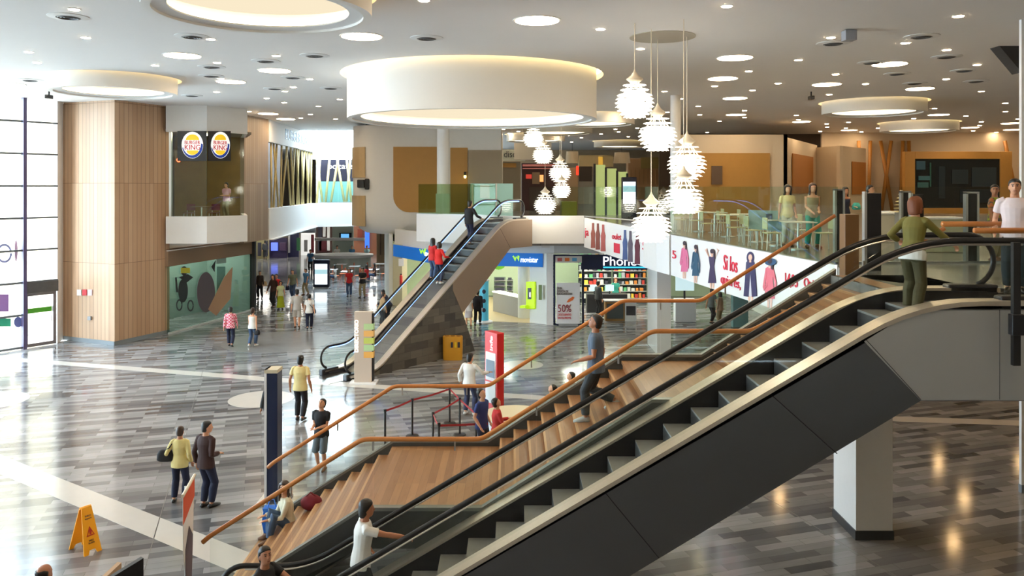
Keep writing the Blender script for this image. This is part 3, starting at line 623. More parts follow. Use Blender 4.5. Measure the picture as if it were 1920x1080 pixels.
# ================================================================ OAK STAIRCASE
SN,SF=11.95,15.13; TR,RI=.2556,Z2/30
st=thing('oak_staircase','wide oak staircase with glass sides and round wooden handrails, three flights','staircase',(-4.5,(SN+SF)/2,0))
XS=[-4.55,-.2,3.85]; FL=9
nose=[]
M_tread=planks('oak_tread',srgb(150,104,68),srgb(178,131,90),srgb(104,70,44),3.3,.128,rz=R(90),msize=.0015,rough=.33,noise=.16,nsc=(2,24,2))
M_nose=mat('oak_nosing_highlight',srgb(200,154,108),.35,noise=.06,scale=6); M_riser=mat('oak_riser',srgb(150,98,56),.45,noise=.1,scale=6); M_gap=mat('dark_stringer',(.05,.05,.048),.5)
for fl in range(3):
    z0=fl*10*RI; x0=XS[fl]
    for i in range(10):
        x=x0+i*TR; z=z0+(i+1)*RI
        MB().bx(x,x+.02,SN+.04,SF-.04,z-RI,z-.035).build('riser',M_riser,st)
        if i<9: MB().bx(x-.025,x+TR+.01,SN+.04,SF-.04,z-.04,z).build('tread',M_tread,st,bevel=.006); MB().bx(x-.027,x+.012,SN+.04,SF-.04,z-.005,z+.002).build('nosing_highlight',M_nose,st)  # paler edge strip puts the highlight along each tread front into colour
    if fl<2:
        x=x0+9*TR; MB().bx(x-.025,XS[fl+1]+.01,SN+.04,SF-.04,z0+10*RI-.05,z0+10*RI).build('landing',M_tread,st)
    else: MB().bx(x0+9*TR-.025,x0+9*TR+.35,SN+.04,SF-.04,Z2-.05,Z2+.001).build('landing',M_tread,st)
def stline(h0,ext=0):
    L=[None]
    for fl in range(3):
        x0=XS[fl]; z0=fl*10*RI
        L.append((x0-TR if fl else x0,z0 if fl else z0+RI)); L.append((x0+9*TR,z0+10*RI))
    L=L[1:]
    return [(x,z+h0) for x,z in L]
for v,nm in ((SN,'near'),(SF,'far')):
    base=[(XS[0]-.08,0)]+stline(.07); mb=MB()
    low=[(XS[0]+.1,-.0)]+[(x+.12,z-.62) for x,z in stline(.07)][0:]
    for i in range(len(base)-1):
        a,b=base[i],base[i+1]; c,d=low[i+1] if i+1<len(low) else low[-1],low[i]
        mb.prism([(a[0],v-.05,a[1]),(b[0],v-.05,b[1]),(b[0],v-.05,max(b[1]-.55,0)),(a[0],v-.05,max(a[1]-.55,0))],(0,.1,0))
    mb.build('stringer',M_gap,st)
    ch=MB()
    for i in range(1,len(base)-1):
        a,b=base[i],base[i+1]; ch.prism([(a[0],v-.06,a[1]),(b[0],v-.06,b[1]),(b[0],v-.06,b[1]+.05),(a[0],v-.06,a[1]+.05)],(0,.12,0))
    ch.build('glass_channel',mat('channel_metal',(.22,.22,.2),.4,.5),st)
    g=[(x,z) for x,z in stline(.1)]; segs=[((XS[0]-.05),None)]
    # glass panes, split at regular joints
    xs=[XS[0]]+[XS[0]+1.23*k for k in range(1,9)]+[XS[2]+9*TR]
    def hz(x):
        for i in range(len(g)-1):
            if g[i][0]<=x<=g[i+1][0]: t=(x-g[i][0])/(g[i+1][0]-g[i][0]+1e-9); return g[i][1]*(1-t)+g[i+1][1]*t
        return g[0][1] if x<g[0][0] else g[-1][1]
    for i in range(len(xs)-1):
        cut=[xs[i]+.006]+[q[0] for q in g if xs[i]<q[0]<xs[i+1]]+[xs[i+1]-.006]
        lo=[(x,v,hz(x)) for x in cut]; hi=[(x,v,hz(x)+1.0) for x in cut][::-1]
        MB().prism(lo+hi,(0,.014,0)).build('glass_panel',M_glass,st)
    hr=[(XS[0]-.1,RI+1.10-.06)]+stline(1.13)
    if v==SN: hr[-1]=(6.55,hr[-1][1]+.14); hr[-1]=(6.5,Z2+1.05)
    MB().tube([(x,v,z) for x,z in smooth_path(hr,4,.1)],.036,12).build('handrail',M_rail,st,smooth=True)
    for x in xs[1:-1]:
        MB().bx(x-.012,x+.012,v-.012,v+.02,hz(x)+.86,hz(x)+1.01).build('rail_bracket',M_steel,st)
sof=MB(); L_=[(XS[0]+.55,.02)]+[(x+.0,z-.5) for x,z in stline(0)][1:]
for i in range(len(L_)-1):
    a,b=L_[i],L_[i+1]; sof.prism([(a[0],SN-.04,a[1]),(b[0],SN-.04,b[1]),(b[0],SF+.04,b[1]),(a[0],SF+.04,a[1])],(0,0,.04))
sof.build('soffit_panel',mat('under_stair_panel',(.06,.06,.058),.5),st)
# landing handrails at the top
for pts,lab in (([(7.35,13.6,5.99),(9.1,13.9,5.99)],'rear oak handrail on glass at the stair head'),([(7.5,12.3,5.93),(7.75,12.3,5.93)],'')):
    pass
def railing(name,label,pts,zb,h,rail=None,gm=None,curb=0,group=None,thick=.014,posts=True,cat='glass railing'):
    c=pts[0]; rt=thing(name,label,cat,(c[0],c[1],zb),group=group)
    for i in range(len(pts)-1):
        a,b=Vector(pts[i]),Vector(pts[i+1]); L=(b-a).length; k=max(1,round(L/1.6)); d=(b-a)/k
        for j in range(k):
            p0=a+d*j+d.normalized()*.008; p1=a+d*(j+1)-d.normalized()*.008
            MB().slab(p0,p1,zb+.02,zb+h,thick).build('glass_panel',gm or M_glass,rt)
        MB().slab(a,b,zb,zb+.05,.05).build('base_channel',M_alu,rt)
        if rail: MB().tube([(a.x,a.y,zb+h+.02),(b.x,b.y,zb+h+.02)],rail,10).build('handrail',M_rail,rt,smooth=True)
    return rt
railing('glass_railing','glass railing with oak handrail behind the escalator landing, rear one',[(6.9,12.75),(8.05,12.75)],Z2,1.06,.045)
railing('glass_railing','glass railing with oak handrail in front of the man in the white shirt',[(6.95,11.95),(7.72,11.95)],Z2,1.0,.045)
railing('glass_railing','tall clear glass railing across the upper floor behind the stair head',[(7.0,17.2),(11.0,17.4)],Z2,1.68)
railing('glass_railing','tall glass railing above the fashion banners beside the stairs',E1[1:],Z2,1.68,gm=M_gtint,curb=.1)
railing('glass_railing','green-tinted glass railing between escalator top and first banner',[(.75,35.0),(3.17,35.02),(5.05,30.2)],Z2+.35,1.32,gm=M_gtint)
railing('glass_railing','dark green glass railing left of the far escalator under the ochre panel',[(-4.55,38.6),(-.75,35.8)],Z2+.35,1.45,gm=glass('deep_green_glass',(.66,.76,.58),.6))
railing('glass_railing','teal glass railing on the far white facade parapet',[(-13.9,57),(-9.95,58.6)],5.4,1.55,gm=M_teal)
o=MB().bx(6.35,6.62,15.15,15.42,Z2-.3,Z2+1.15).build('newel_cabinet',mat('brown_cabinet',srgb(116,82,46),.4),bevel=.01); tag(o,'brown boxed newel post at the top of the stairs','newel post')
def gate(px,y0,y1,d,w,lab,edge=True):
    a=U(px,y1,d); zt=U(px,y0,d).z; rt=thing('security_gate',lab,'security gate',(a.x,d,Z2),group='dark security gates')
    MB().bx(a.x-w/2,a.x+w/2,d-.05,d+.05,Z2,zt).build('gate_panel',M_black,rt,bevel=.01)
    fr=MB().bx(a.x-w/2-.05,a.x-w/2,d-.06,d+.06,Z2,zt+.03)
    if not edge: fr.bx(a.x+w/2,a.x+w/2+.05,d-.06,d+.06,Z2,zt+.03).bx(a.x-w/2-.05,a.x+w/2+.05,d-.06,d+.06,zt,zt+.04)
    fr.build('gate_edge',M_alu,rt)
gate(1637,362,505,15.9,.29,'wide black gate panel with a white edge, left of the woman on the escalator')
gate(1573,357,420,19.5,.15,'narrow framed gate beside the boxed newel post',False); gate(1697,361,430,19.2,.14,'narrow framed gate directly behind the woman on the escalator',False); gate(1720,364,430,18.6,.26,'black gate panel hidden behind the escalator rider'); gate(1821,363,450,17.8,.20,'framed gate left of the woman in the printed shirt',False)
# ================================================================ SHOPS, SIGNS, BANNERS
def onplane(a,b,px,py,off=0.0):
    a=Vector((a[0],a[1])); b=Vector((b[0],b[1])); d=(b-a).normalized(); n=Vector((d.y,-d.x))
    if n.dot(a)>0: n=-n                      # towards the camera
    a=a+n*off; u=(px-960)/FP; t=n.dot(a)/(n.x*u+n.y); return Vector((u*t,t,ZC-(py-YH)*t/FP))
def flat(a,b,poly,off,mb=None,t=.008,mi=0):
    mb=mb or MB(); p=[onplane(a,b,x,y,off) for x,y in poly]; q=[onplane(a,b,x,y,off) for x,y in poly]
    n=Vector((b[1]-a[1],a[0]-b[0],0)).normalized()
    if n.y>0: n=-n
    return mb.prism(p,n*t,mi)
def rect(x0,y0,x1,y1,y0b=None,y1b=None): return [(x0,y0),(x1,y0b if y0b is not None else y0),(x1,y1b if y1b is not None else y1),(x0,y1)]
def oval(cx,cy,rx,ry,n=28,t0=0,t1=2*PI): return [(cx+rx*math.cos(t0+(t1-t0)*k/n),cy+ry*math.sin(t0+(t1-t0)*k/n)) for k in range(n if t1-t0>6.2 else n+1)]
def ptext(a,b,body,mat_,x0,y0,x1,y1,off,parent,name='lettering',shear=0):
    p=onplane(a,b,x0,y1,off); q=onplane(a,b,x1,y1,off); r=onplane(a,b,x0,y0,off)
    xd=(q-p); xd.z=0; return text(body,name,mat_,p,xd,(0,0,1),xd.length,r.z-p.z,parent,.02,shear=shear)
M_ink=mat('dark_ink',(.03,.03,.05),.6); M_redink=mat('red_ink',(.72,.03,.07),.6); M_bluesign=mat('blue_sign',srgb(18,92,170),.4,emit=.35); M_whitelit=mat('white_lit_letter',(.9,.9,.9),.5,emit=1.2); M_greenlit=mat('green_lit_letter',srgb(150,210,60),.5,emit=.6)
def bsign(a,b,lab,x0,x1,name,cat): pass
# --- phone shops: facade line
S1,S2,S3,S4=(-6.5,44.0),(-3.6,39.2),(2.0,37.8),(13.0,37.6)
M_shopw=mat('shop_white',(.78,.80,.74),.5); M_shopg=mat('shop_pale_green',srgb(196,214,180),.6); M_ctr=mat('counter_grey',(.30,.30,.27),.4); M_tealp=mat('teal_print',srgb(60,130,150),.5)
S('wall_shop_rear', MB().slab((-7.5,48),(13,47.5),0,3.95,.2), M_shopg); S('wall_shop_left', MB().slab((-6.6,44.0),(-7.5,48),0,3.95,.2), M_shopw)
S('wall_shop_right', MB().slab((13,37.6),(13,47.5),0,3.95,.2), M_shopw)
S('ceiling_shop', MB().prism([(-6.5,44.1,3.4),(-3.6,39.4,3.4),(2,38,3.4),(13,37.9,3.4),(13,47.5,3.4),(-7.5,48,3.4)],(0,0,.08)), M_shopw)
S('floor_shop', MB().prism([(-6.5,44.1,0),(-3.6,39.3,0),(2,37.9,0),(2,47,0),(-7.3,47.6,0)],(0,0,.006)), mat('shop_floor_beige',srgb(176,160,120),.4))
for i,(x,y) in enumerate([(-4.6,43.5),(-2.6,41.5),(-.6,41),(1,41.5),(3.4,40.5),(5.2,40.5),(7.2,40.5),(9.6,40.5),(3.4,43.5),(5.4,43.5),(-1,44.5),(1,44.5)]):
    o=MB().bx(x-.6,x+.6,y-.15,y+.15,3.36,3.40).build('shop_ceiling_light',emis('shop_tube',(1,.98,.86),34)); tag(o,'long white strip light in the phone shops ceiling','shop light','strip lights inside the phone shops')
wallslab('wall_movistar_edge',(-6.62,44.05),(-5.95,43.02),0,3.4,.3,mat('cream_wall',srgb(214,206,170),.5))
def board(a,b,x0,x1,zl,zh,m,name,lab,cat):
    p=onplane(a,b,x0,480); q=onplane(a,b,x1,480); rt=thing(name,lab,cat,(p.x,p.y,zl)); d=(q-p); d.z=0
    o=MB().slab((p.x,p.y),(q.x,q.y),zl,zh,-.12).build('sign_board',m,rt); return rt
r1=board(S1,S2,741,822,2.72,3.36,M_bluesign,'shop_sign','blue phone-shop sign band on the left side, behind the far escalator','shop sign')
ptext(S1,S2,'movistar',M_whitelit,797,470,822,480,.14,r1); flat(S1,S2,[(787,467),(790,476),(793,470),(796,478),(799,466),(797,466),(795,473),(793,467),(790,472),(788,467)],.14,t=.03).build('logo_m',M_greenlit,r1)
r2=board(S2,S3,824,1018,2.72,3.36,M_bluesign,'shop_sign','blue phone-shop sign band right of the far escalator','shop sign')
ptext(S2,S3,'movistar',M_whitelit,976,482,1009,491.5,.14,r2,shear=.15)
flat(S2,S3,[(960,482),(962,481),(966,490),(969,482),(973,490),(974,480),(971,479),(970,484),(968,480),(966,484),(963,479)],.14,t=.03).build('logo_m',M_greenlit,r2)
rP=board(S3,S4,1089,1290,2.62,3.34,M_navy,'shop_sign','navy shop sign with big white Phone lettering behind the first banner','shop sign')
ptext(S3,S4,'Phone House',M_whitelit,1131,481,1268,498,.14,rP); flat(S3,S4,rect(1131,500,1260,502.5),.14,t=.03).build('underline',mat('cyan_lit_line',srgb(60,180,210),.5,emit=.8),rP)
S('wall_pilaster', MB().bx(1.65,1.98,37.6,37.95,0,3.4), M_white)
# glazed show window with poster
rt=thing('shop_window','dark-framed glass show window with the discount poster between the phone shops','shop window',(2.7,37.7,0)); fm=MB()
for x in (2.0,3.36): fm.bx(x-.05,x+.05,37.6,37.8,0,3.34)
fm.bx(2.0,3.36,37.6,37.8,0,.08).bx(2.0,3.36,37.6,37.8,3.26,3.34); fm.build('window_frame',M_navy,rt); MB().bx(2.05,3.31,37.69,37.71,.08,3.26).build('pane',M_glass,rt)
MB().bx(2.05,3.31,37.62,37.68,2.95,3.26).build('sticker_strip',mat('pale_strip',(.65,.62,.58),.5),rt)
for x,c in ((2.25,(.5,.1,.1)),(2.6,srgb(230,120,50)),(2.95,srgb(90,160,200))): MB().bx(x-.1,x+.12,37.6,37.62,3.02,3.18).build('sticker',mat('sticker_%d'%int(x*100),c,.5),rt)
a,b=(1.9,37.45),(3.4,37.45); rt=thing('sale_poster','white discount poster on a stand reading 50% in the phone shop window','poster',(2.65,37.45,0))
MB().bx(2.08,3.2,37.45,37.5,.08,2.02).build('poster_board',M_paper,rt,bevel=.02); MB().bx(2.2,3.1,37.35,37.6,0,.08).build('base',M_grey,rt)
ptext(a,b,'50%',mat('maroon_ink',(.32,.02,.05),.6),1046,571,1071,585,.01,rt)
for t_,y0,y1 in (('GRAN',538,543),('OFERTA DE',544,548),('INAUGURACION',549,553)): ptext(a,b,t_,M_ink,1044,y0,1044+len(t_)*2.4,y1,.01,rt)
for t_,y0,y1 in (('DESCUENTO',588,592),('EN TU MOVIL',594,598)): ptext(a,b,t_,M_redink,1046,y0,1071,y1,.01,rt)
flat(a,b,[(1062,567),(1066,561),(1074,556),(1077,558),(1074,563),(1066,567)],.005).build('printed_patch',mat('orange_print',srgb(220,110,50),.6),rt)
# phone shop interior: shelves, goods, counter
cols=[srgb(*c) for c in ((210,210,200),(190,60,50),(70,130,170),(235,200,70),(90,170,110),(60,60,70),(160,160,165),(220,140,60))]
CM=[mat('carton_%d'%i,c,.5) for i,c in enumerate(cols)]
gf=None; rnd=random.Random(3)
for u_,(xa,xb,ya,lab) in enumerate(((3.75,5.6,44.6,'left'),(5.7,7.6,44.6,'middle'))):
    rt=thing('wall_shelving',f'tall dark wall shelving full of cartons in the phone shop, {lab} unit','shelving',((xa+xb)/2,ya,0))
    MB().bx(xa,xb,ya+.3,ya+.36,0,2.75).build('back_panel',mat('shelf_back_dark',(.03,.04,.04),.6),rt)
    for k in range(7):
        z=.3+k*.38; MB().bx(xa,xb,ya,ya+.3,z-.03,z).build('shelf',mat('shelf_grey',(.35,.36,.34),.5),rt)
        x=xa+.05
        while x<xb-.2:
            w=rnd.uniform(.12,.2); h=rnd.uniform(.16,.28)
            o=MB().bx(x,x+w,ya+.03,ya+.2,z+.001,z+h).build('product_box',rnd.choice(CM)); tag(o,f'small carton on the {lab} phone shop shelving, shelf {["lowest","second","third","fourth","fifth","sixth","top"][k]}','box',f'cartons on the {lab} shelving unit'); x+=w+rnd.uniform(.02,.1)
rt=thing('shop_counter','wood-edged glass sales counter standing in front of the phone shop shelves','counter',(5.3,38.8,0))
MB().bx(4.55,5.5,38.7,39.3,0,.95).build('counter_body',mat('counter_wood',srgb(150,112,62),.4),rt,bevel=.01); MB().bx(4.62,5.42,38.68,38.7,.12,.85).build('glass_front',mat('dark_glass_front',(.08,.1,.11),.1),rt); MB().bx(5.5,6.05,38.6,39.2,0,1.0).build('white_end',M_paper,rt); MB().bx(5.55,6.0,38.59,38.6,.3,.75).build('printed_panel',CM[5],rt); MB().bx(4.5,6.1,38.6,39.35,.95,1.0).build('counter_top',M_grey,rt,bevel=.01)
for x,lab in ((4.3,'left'),(5.1,'right')):
    rt=thing('till_monitor',f'small pale computer monitor on the phone shop desk, {lab} one','monitor',(x,41.5,.95),group='till monitors'); MB().bx(x-.22,x+.22,41.5,41.54,1.1,1.42).build('screen',mat('pale_screen',srgb(150,210,210),.3,emit=.7),rt); MB().tube([(x,41.55,.95),(x,41.55,1.2)],.03).build('stand',M_dark,rt)
o=MB().bx(3.9,6.0,41.3,42,0,.95).build('sales_desk',M_dark,bevel=.02); tag(o,'dark sales desk carrying two monitors inside the phone shop','desk')
# movistar interior
rt=thing('lime_phone_panel','lime green display panel with a black phone on the white shop wall','display panel',U(1000,578,37.9)); a,b=(.2,37.55),(1.9,37.75)
S('wall_movistar_right', MB().slab((.85,38.3),(1.64,37.78),0,3.36,.2), M_shopw); a,b=(.85,38.3),(1.64,37.78)
flat(a,b,rect(988,528,1005,579),.0,t=.1).build('panel_body',M_lime,rt,bevel=.03); flat(a,b,rect(990,540,996,561),.11,t=.03).build('phone',M_black,rt); flat(a,b,rect(993,548,995,557),.15,t=.01).build('phone_screen',M_whitelit,rt); flat(a,b,rect(980,572,990,577),.1,t=.25).build('small_tray',M_lime,rt)
o=flat((1,37.9),(1.62,37.75),rect(1010,534,1016,562),.05,t=.03).build('wall_notice',mat('olive_notice',srgb(120,140,90),.5)); tag(o,'narrow olive notice right of the lime panel','notice')
o=MB().solid([(.33,0),(.33,3.4)],(.62,39.75,0),28).build('shop_column',M_shopw); o=tag(o,'round white column inside the blue-signed shop','column')
rt=thing('shop_counter','long grey counter with lit white top in the blue-signed shop','counter',(-.5,40.5,0)); MB().slab((-1.0,41.8),(.35,39.7),0,1.0,.4).build('counter_body',M_ctr,rt); MB().slab((-1.05,41.8),(.35,39.6),1.0,1.06,.5).build('counter_top',mat('lit_counter_top',(.8,.8,.7),.4,emit=.6),rt)
rt=thing('wall_poster','teal wall poster with white lettering above the grey counter','poster',(-.7,43,2)); MB().slab((-1.6,43.5),(.9,40.2),2.45,3.2,.05).build('poster_board',M_tealp,rt)
text('movistar','lettering',M_whitelit,(-.95,42.58,2.8),(2.5,-3.3,0),(0,0,1),1.4,.22,rt)
rt=thing('display_totem','tall cyan round display totem with phone pictures beside the walking couple','display totem',(-1.35,38.45,0)); MB().solid([(.42,0),(.42,.05),(.3,.1)],(-1.35,38.45,0),28).build('base',M_paper,rt); MB().solid([(.22,.1),(.22,2.0)],(-1.35,38.45,0),28).build('tube',mat('cyan_totem',srgb(80,170,195),.4,emit=.15),rt,smooth=True,auto=True); MB().solid([(.26,2.0),(.26,2.06)],(-1.35,38.45,0),28).build('cap',M_paper,rt)
for z in (1.5,1.05,.6): MB().ell((-1.35,38.24,z),.09,.03,.11).build('phone_picture',M_ink,rt)
o=MB().ell((-1.05,44.5,2.6),.7,.1,.5,10,8).ell((-.75,44.5,2.25),.4,.1,.35,10,8).build('lime_wall_splash',mat('leaf_green',srgb(110,190,50),.5)); tag(o,'bright lime splash shape on the shop rear wall','wall graphic')
for k_,(px0,px1,py0,py1,lab) in enumerate(((926,948,520,548,'left'),(950,962,524,548,'right'))):
    p_,q_=U(px0,py1,46.5),U(px1,py0,46.5); rt=thing('phone_display_wall',f'dark phone display rack on the rear wall of the blue-signed shop, {lab} one','display rack',((p_.x+q_.x)/2,46.5,0)); MB().bx(p_.x,q_.x,46.5,46.8,0,q_.z).build('rack_back',mat('rack_sage',srgb(120,136,118),.5),rt)
    for i_ in range(3):
        z_=p_.z+.12+i_*.3; MB().bx(p_.x,q_.x,46.3,46.5,z_-.03,z_).build('shelf',M_grey,rt); MB().bx(p_.x+.08,q_.x-.08,46.35,46.45,z_,z_+.15).build('phone_row',M_ink,rt)
rt=thing('fire_extinguisher','red fire extinguisher on the cream shop edge left of the far escalator','fire extinguisher',U(758,520,43)); q=U(752,525,42.95); MB().solid([(.08,q.z-.3),(.08,q.z+.2),(.03,q.z+.28)],(q.x,q.y,0),14).build('cylinder',M_red,rt,smooth=True); MB().bx(q.x-.05,q.x+.05,q.y-.03,q.y+.03,q.z+.28,q.z+.34).build('valve',M_black,rt)
o=MB().bx(q.x-.14,q.x+.14,q.y+.02,q.y+.04,q.z+.75,q.z+1.15).build('wall_notice',M_paper); tag(o,'small red and white notice above the fire extinguisher','notice')
for px,py,lab in ((804,455,'left of the far escalator'),(1023,462,'above the pilaster')):
    q=U(px,py,38.4 if px<900 else 35.5); o=MB().bx(q.x-.18,q.x+.18,q.y,q.y+.2,q.z-.06,q.z+.07).build('emergency_light',M_trim,bevel=.02); tag(o,f'small box-shaped emergency light on the white fascia {lab}','emergency light')
# right shop under the long banner
S('column_teal', MB().bx(10.3,11.0,37.0,37.4,0,3.5), mat('teal_column',srgb(110,165,170),.4))
rt=thing('white_display_unit','white shop display unit below the fashion banner','display unit',(8.5,38.5,0)); MB().bx(7.9,8.9,38.4,38.9,0,1.1).build('cabinet',M_paper,rt,bevel=.02); MB().bx(7.95,8.85,38.6,38.65,1.5,2.3).build('screen',mat('pale_blue_screen',srgb(190,215,220),.3,emit=.5),rt); MB().tube([(8.4,38.7,1.1),(8.4,38.7,1.6)],.05).build('stand',M_dark,rt)
# --- fashion banners on the slab edge
def banner(a,b,poly,lab):
    p=[onplane(a,b,x,y,.02) for x,y in poly]; lo=min(p,key=lambda q:q.z); rt=thing('hanging_banner',lab,'banner',(p[0].x,p[0].y,lo.z)); MB().prism(p,(.08,.03,0)).build('banner_sheet',M_paper,rt); return rt
ba,bb=(3.17,35.0),(5.05,30.2)
B1=banner(ba,bb,[(1095,408),(1213,432),(1213,502),(1095,463)],'first white banner with drink bottles above the phone shop')
def bottle(a,b,x,y0,y1,w,m,rt):
    h=y1-y0; pts=[(x-w*.22,y0),(x+w*.22,y0),(x+w*.25,y0+h*.25),(x+w*.5,y0+h*.42),(x+w*.42,y0+h*.62),(x+w*.5,y1),(x-w*.5,y1),(x-w*.42,y0+h*.62),(x-w*.5,y0+h*.42),(x-w*.25,y0+h*.25)]
    flat(a,b,pts,.03).build('printed_figure',m,rt)
pr=lambda n,r,g,b_: mat('print_'+n,srgb(r,g,b_),.6)
for x,y0,y1,w,m in ((1112,418,465,8,pr('rust',150,80,70)),(1121,419,468,8,pr('brown',130,70,62)),(1131,421,471,9,pr('rose',176,90,86)),(1172,431,487,9,pr('denim',70,90,140)),(1182,433,491,9,pr('slate',90,80,96)),(1195,436,495,10,pr('wine',96,36,52))): bottle(ba,bb,x,y0,y1,w,m,B1)
flat(ba,bb,rect(1151,455,1162,473,457.5,475.5),.03).build('printed_patch',M_redink,B1); ptext(ba,bb,'ja',M_redink,1097,428,1104,446,.03,B1); ptext(ba,bb,'oulet',M_redink,1148,437,1165,448,.03,B1); ptext(ba,bb,'5',M_redink,1205,452,1211,468,.03,B1)
S('wall_banner_gap', MB().slab((5.25,28.6),(5.5,27.5),3.5,4.9,-.06), M_paper); S('wall_banner_return', MB().slab((5.05,30.2),(5.25,28.6),3.5,4.9,-.06), M_white)
ca,cb=(5.5,27.4),(6.8,16.6)
B2=banner(ca,cb,[(1258,440),(1570,497.5),(1570,612),(1447,578),(1258,516)],'long white fashion banner with dressed figures beside the oak stairs')
def fig(kind,x,y0,y1,w,m,m2=None):
    h=y1-y0; Q=lambda *p: [(x+w*a,y0+h*b) for a,b in p]; skin_=m2 or pr('skin',226,184,164); hair_=pr('hair',58,44,56)
    F_=lambda pts,o_,mm,nm: flat(ca,cb,pts,o_,t=.006).build(nm,mm,B2)
    lean=.06
    F_(Q((-.16,.78),(-.02,.78),(-.03,1.0),(-.13,1.0)),.03,skin_,'printed_legs'); F_(Q((.03,.78),(.17,.78),(.15,1.0),(.05,1.0)),.03,skin_,'printed_legs')
    if kind=='dress':
        F_(Q((-.24,.19),(.24,.19),(.15,.45),(.30,.86),(-.28,.86),(-.14,.45)),.036,m,'printed_dress')
        F_(Q((-.24,.19),(-.17,.25),(-.44,.06),(-.36,-.02),(-.5,.02)),.036,skin_,'printed_arm'); F_(Q((.24,.19),(.17,.25),(.42,.05),(.34,-.02),(.5,.03)),.036,skin_,'printed_arm')
    elif kind=='hood':
        F_(Q((-.26,.2),(-.1,.14),(0,.24),(.1,.14),(.26,.2),(.34,.5),(.42,.9),(.1,.92),(.0,.42),(-.1,.92),(-.42,.9),(-.32,.5)),.036,m,'printed_coat')
        F_(oval(x,y0+h*.10,w*.23,h*.125,18),.034,m,'printed_hood'); F_(Q((-.08,.3),(.08,.3),(.1,.9),(-.1,.9)),.033,pr('innerpale',210,206,216),'printed_shirt')
    else:
        F_(Q((-.25,.2),(-.08,.17),(.08,.17),(.25,.2),(.22,.46),(.33,.82),(-.33,.82),(-.22,.46)),.036,m,'printed_coat')
        F_(Q((-.25,.2),(-.18,.3),(-.30,.56),(-.16,.5),(-.14,.56),(-.36,.66),(-.44,.58)),.042,m,'printed_arm'); F_(Q((.25,.2),(.18,.3),(.32,.5),(.3,.74),(.42,.74),(.44,.48)),.042,m,'printed_arm')
    F_(Q((-.05,.14),(.05,.14),(.06,.2),(-.06,.2)),.042,skin_,'printed_neck')
    F_(oval(x,y0+h*.095,w*.12,h*.065,16),.05,skin_,'printed_face')
    if kind!='hood': F_(oval(x+w*.02,y0+h*.055,w*.15,h*.06,14),.054,hair_,'printed_hair'); F_(Q((.10,.04),(.2,.06),(.24,.24),(.12,.22)),.046,hair_,'printed_hair')
fig('coat',1283,452,522,19,pr('pink',214,110,150)); fig('coat',1304,459,530,19,pr('tealblue',44,84,112)); fig('dress',1335,467,541,26,pr('plum',62,48,84)); fig('hood',1407,474,564,30,pr('indigo',56,52,92)); fig('coat',1443,484,577,29,pr('coral',218,112,130),pr('skin2',230,190,178))
flat(ca,cb,oval(1445,491,11,7,14),.05).build('printed_hat',pr('hatblue',50,84,124),B2)
ptext(ca,cb,'5',M_redink,1261,469,1268,484,.03,B2); ptext(ca,cb,'Si los',M_redink,1357,477,1383,505,.03,B2,shear=.1); ptext(ca,cb,'quieres,',M_redink,1352,514,1389,536,.03,B2,shear=.1); ptext(ca,cb,'14,95',M_redink,1473,511,1496,537,.03,B2); ptext(ca,cb,'Quiz',M_redink,1508,520,1532,540,.03,B2,shear=.1)
# --- burger restaurant: corner sign boxes
M_lightface=mat('lit_sign_face',(.9,.9,.88),.4,emit=.35); M_bun=mat('sign_yellow',srgb(250,206,40),.4,emit=.25); M_sred=mat('sign_red',srgb(190,10,30),.4,emit=.1); M_sblue=mat('sign_blue',srgb(10,60,160),.4,emit=.15)
def bk(a,b,cx,cy,rx,ry,x0,x1,lab):
    p=onplane(a,b,cx,cy,.1); rt=thing('restaurant_sign',lab,'sign',(p.x,p.y,p.z-.6)); flat(a,b,rect(x0,246,x1,302),.05,t=.08).build('sign_box',M_black,rt)
    flat(a,b,oval(cx,cy,rx,ry),.14,t=.03).build('sign_face',M_lightface,rt)
    ring=MB(); flat(a,b,oval(cx,cy,rx*.97,ry*.97,24,-PI*.02,PI*.92)+oval(cx-rx*.06,cy-ry*.07,rx*.86,ry*.84,24,-PI*.02,PI*.92)[::-1],.175,ring,t=.012); ring.build('blue_crescent',M_sblue,rt)
    flat(a,b,oval(cx,cy-ry*.38,rx*.62,ry*.42,16,PI,2*PI),.175,t=.012).build('upper_bun',M_bun,rt); flat(a,b,oval(cx,cy+ry*.40,rx*.55,ry*.34,16,0,PI),.175,t=.012).build('lower_bun',M_bun,rt)
    ptext(a,b,'BURGER',M_sred,cx-rx*.72,cy-ry*.34,cx+rx*.72,cy-ry*.06,.18,rt); ptext(a,b,'KING',M_sred,cx-rx*.72,cy-ry*.02,cx+rx*.72,cy+ry*.36,.18,rt)
bk(tuple(BA),tuple(BC),361,272,20,25,334,387.5,'round lit burger sign on the left black box of the corner bay'); bk(tuple(BC),tuple(BB),413,272,17.5,25,389,431,'round lit burger sign on the right black box of the corner bay')
fa,fb=tuple(FA),tuple(FB); rt=thing('shop_sign','dark BURGER lettering fixed to the white fascia above the poles','sign',onplane(fa,fb,557,260,.1)); ptext(fa,fb,'BURGER KING',mat('dark_blue_letters',srgb(40,100,140),.4),535,241,580,261,.0,rt)
rt=thing('shop_sign','white lettering sign on the dark far wall behind crossed poles','sign',(-13.2,60.4,8)); text('bocaterias',"lettering",M_whitelit,(-14.0,60.495,7.9),(1,0,0),(0,0,1),2.9,.42,rt)
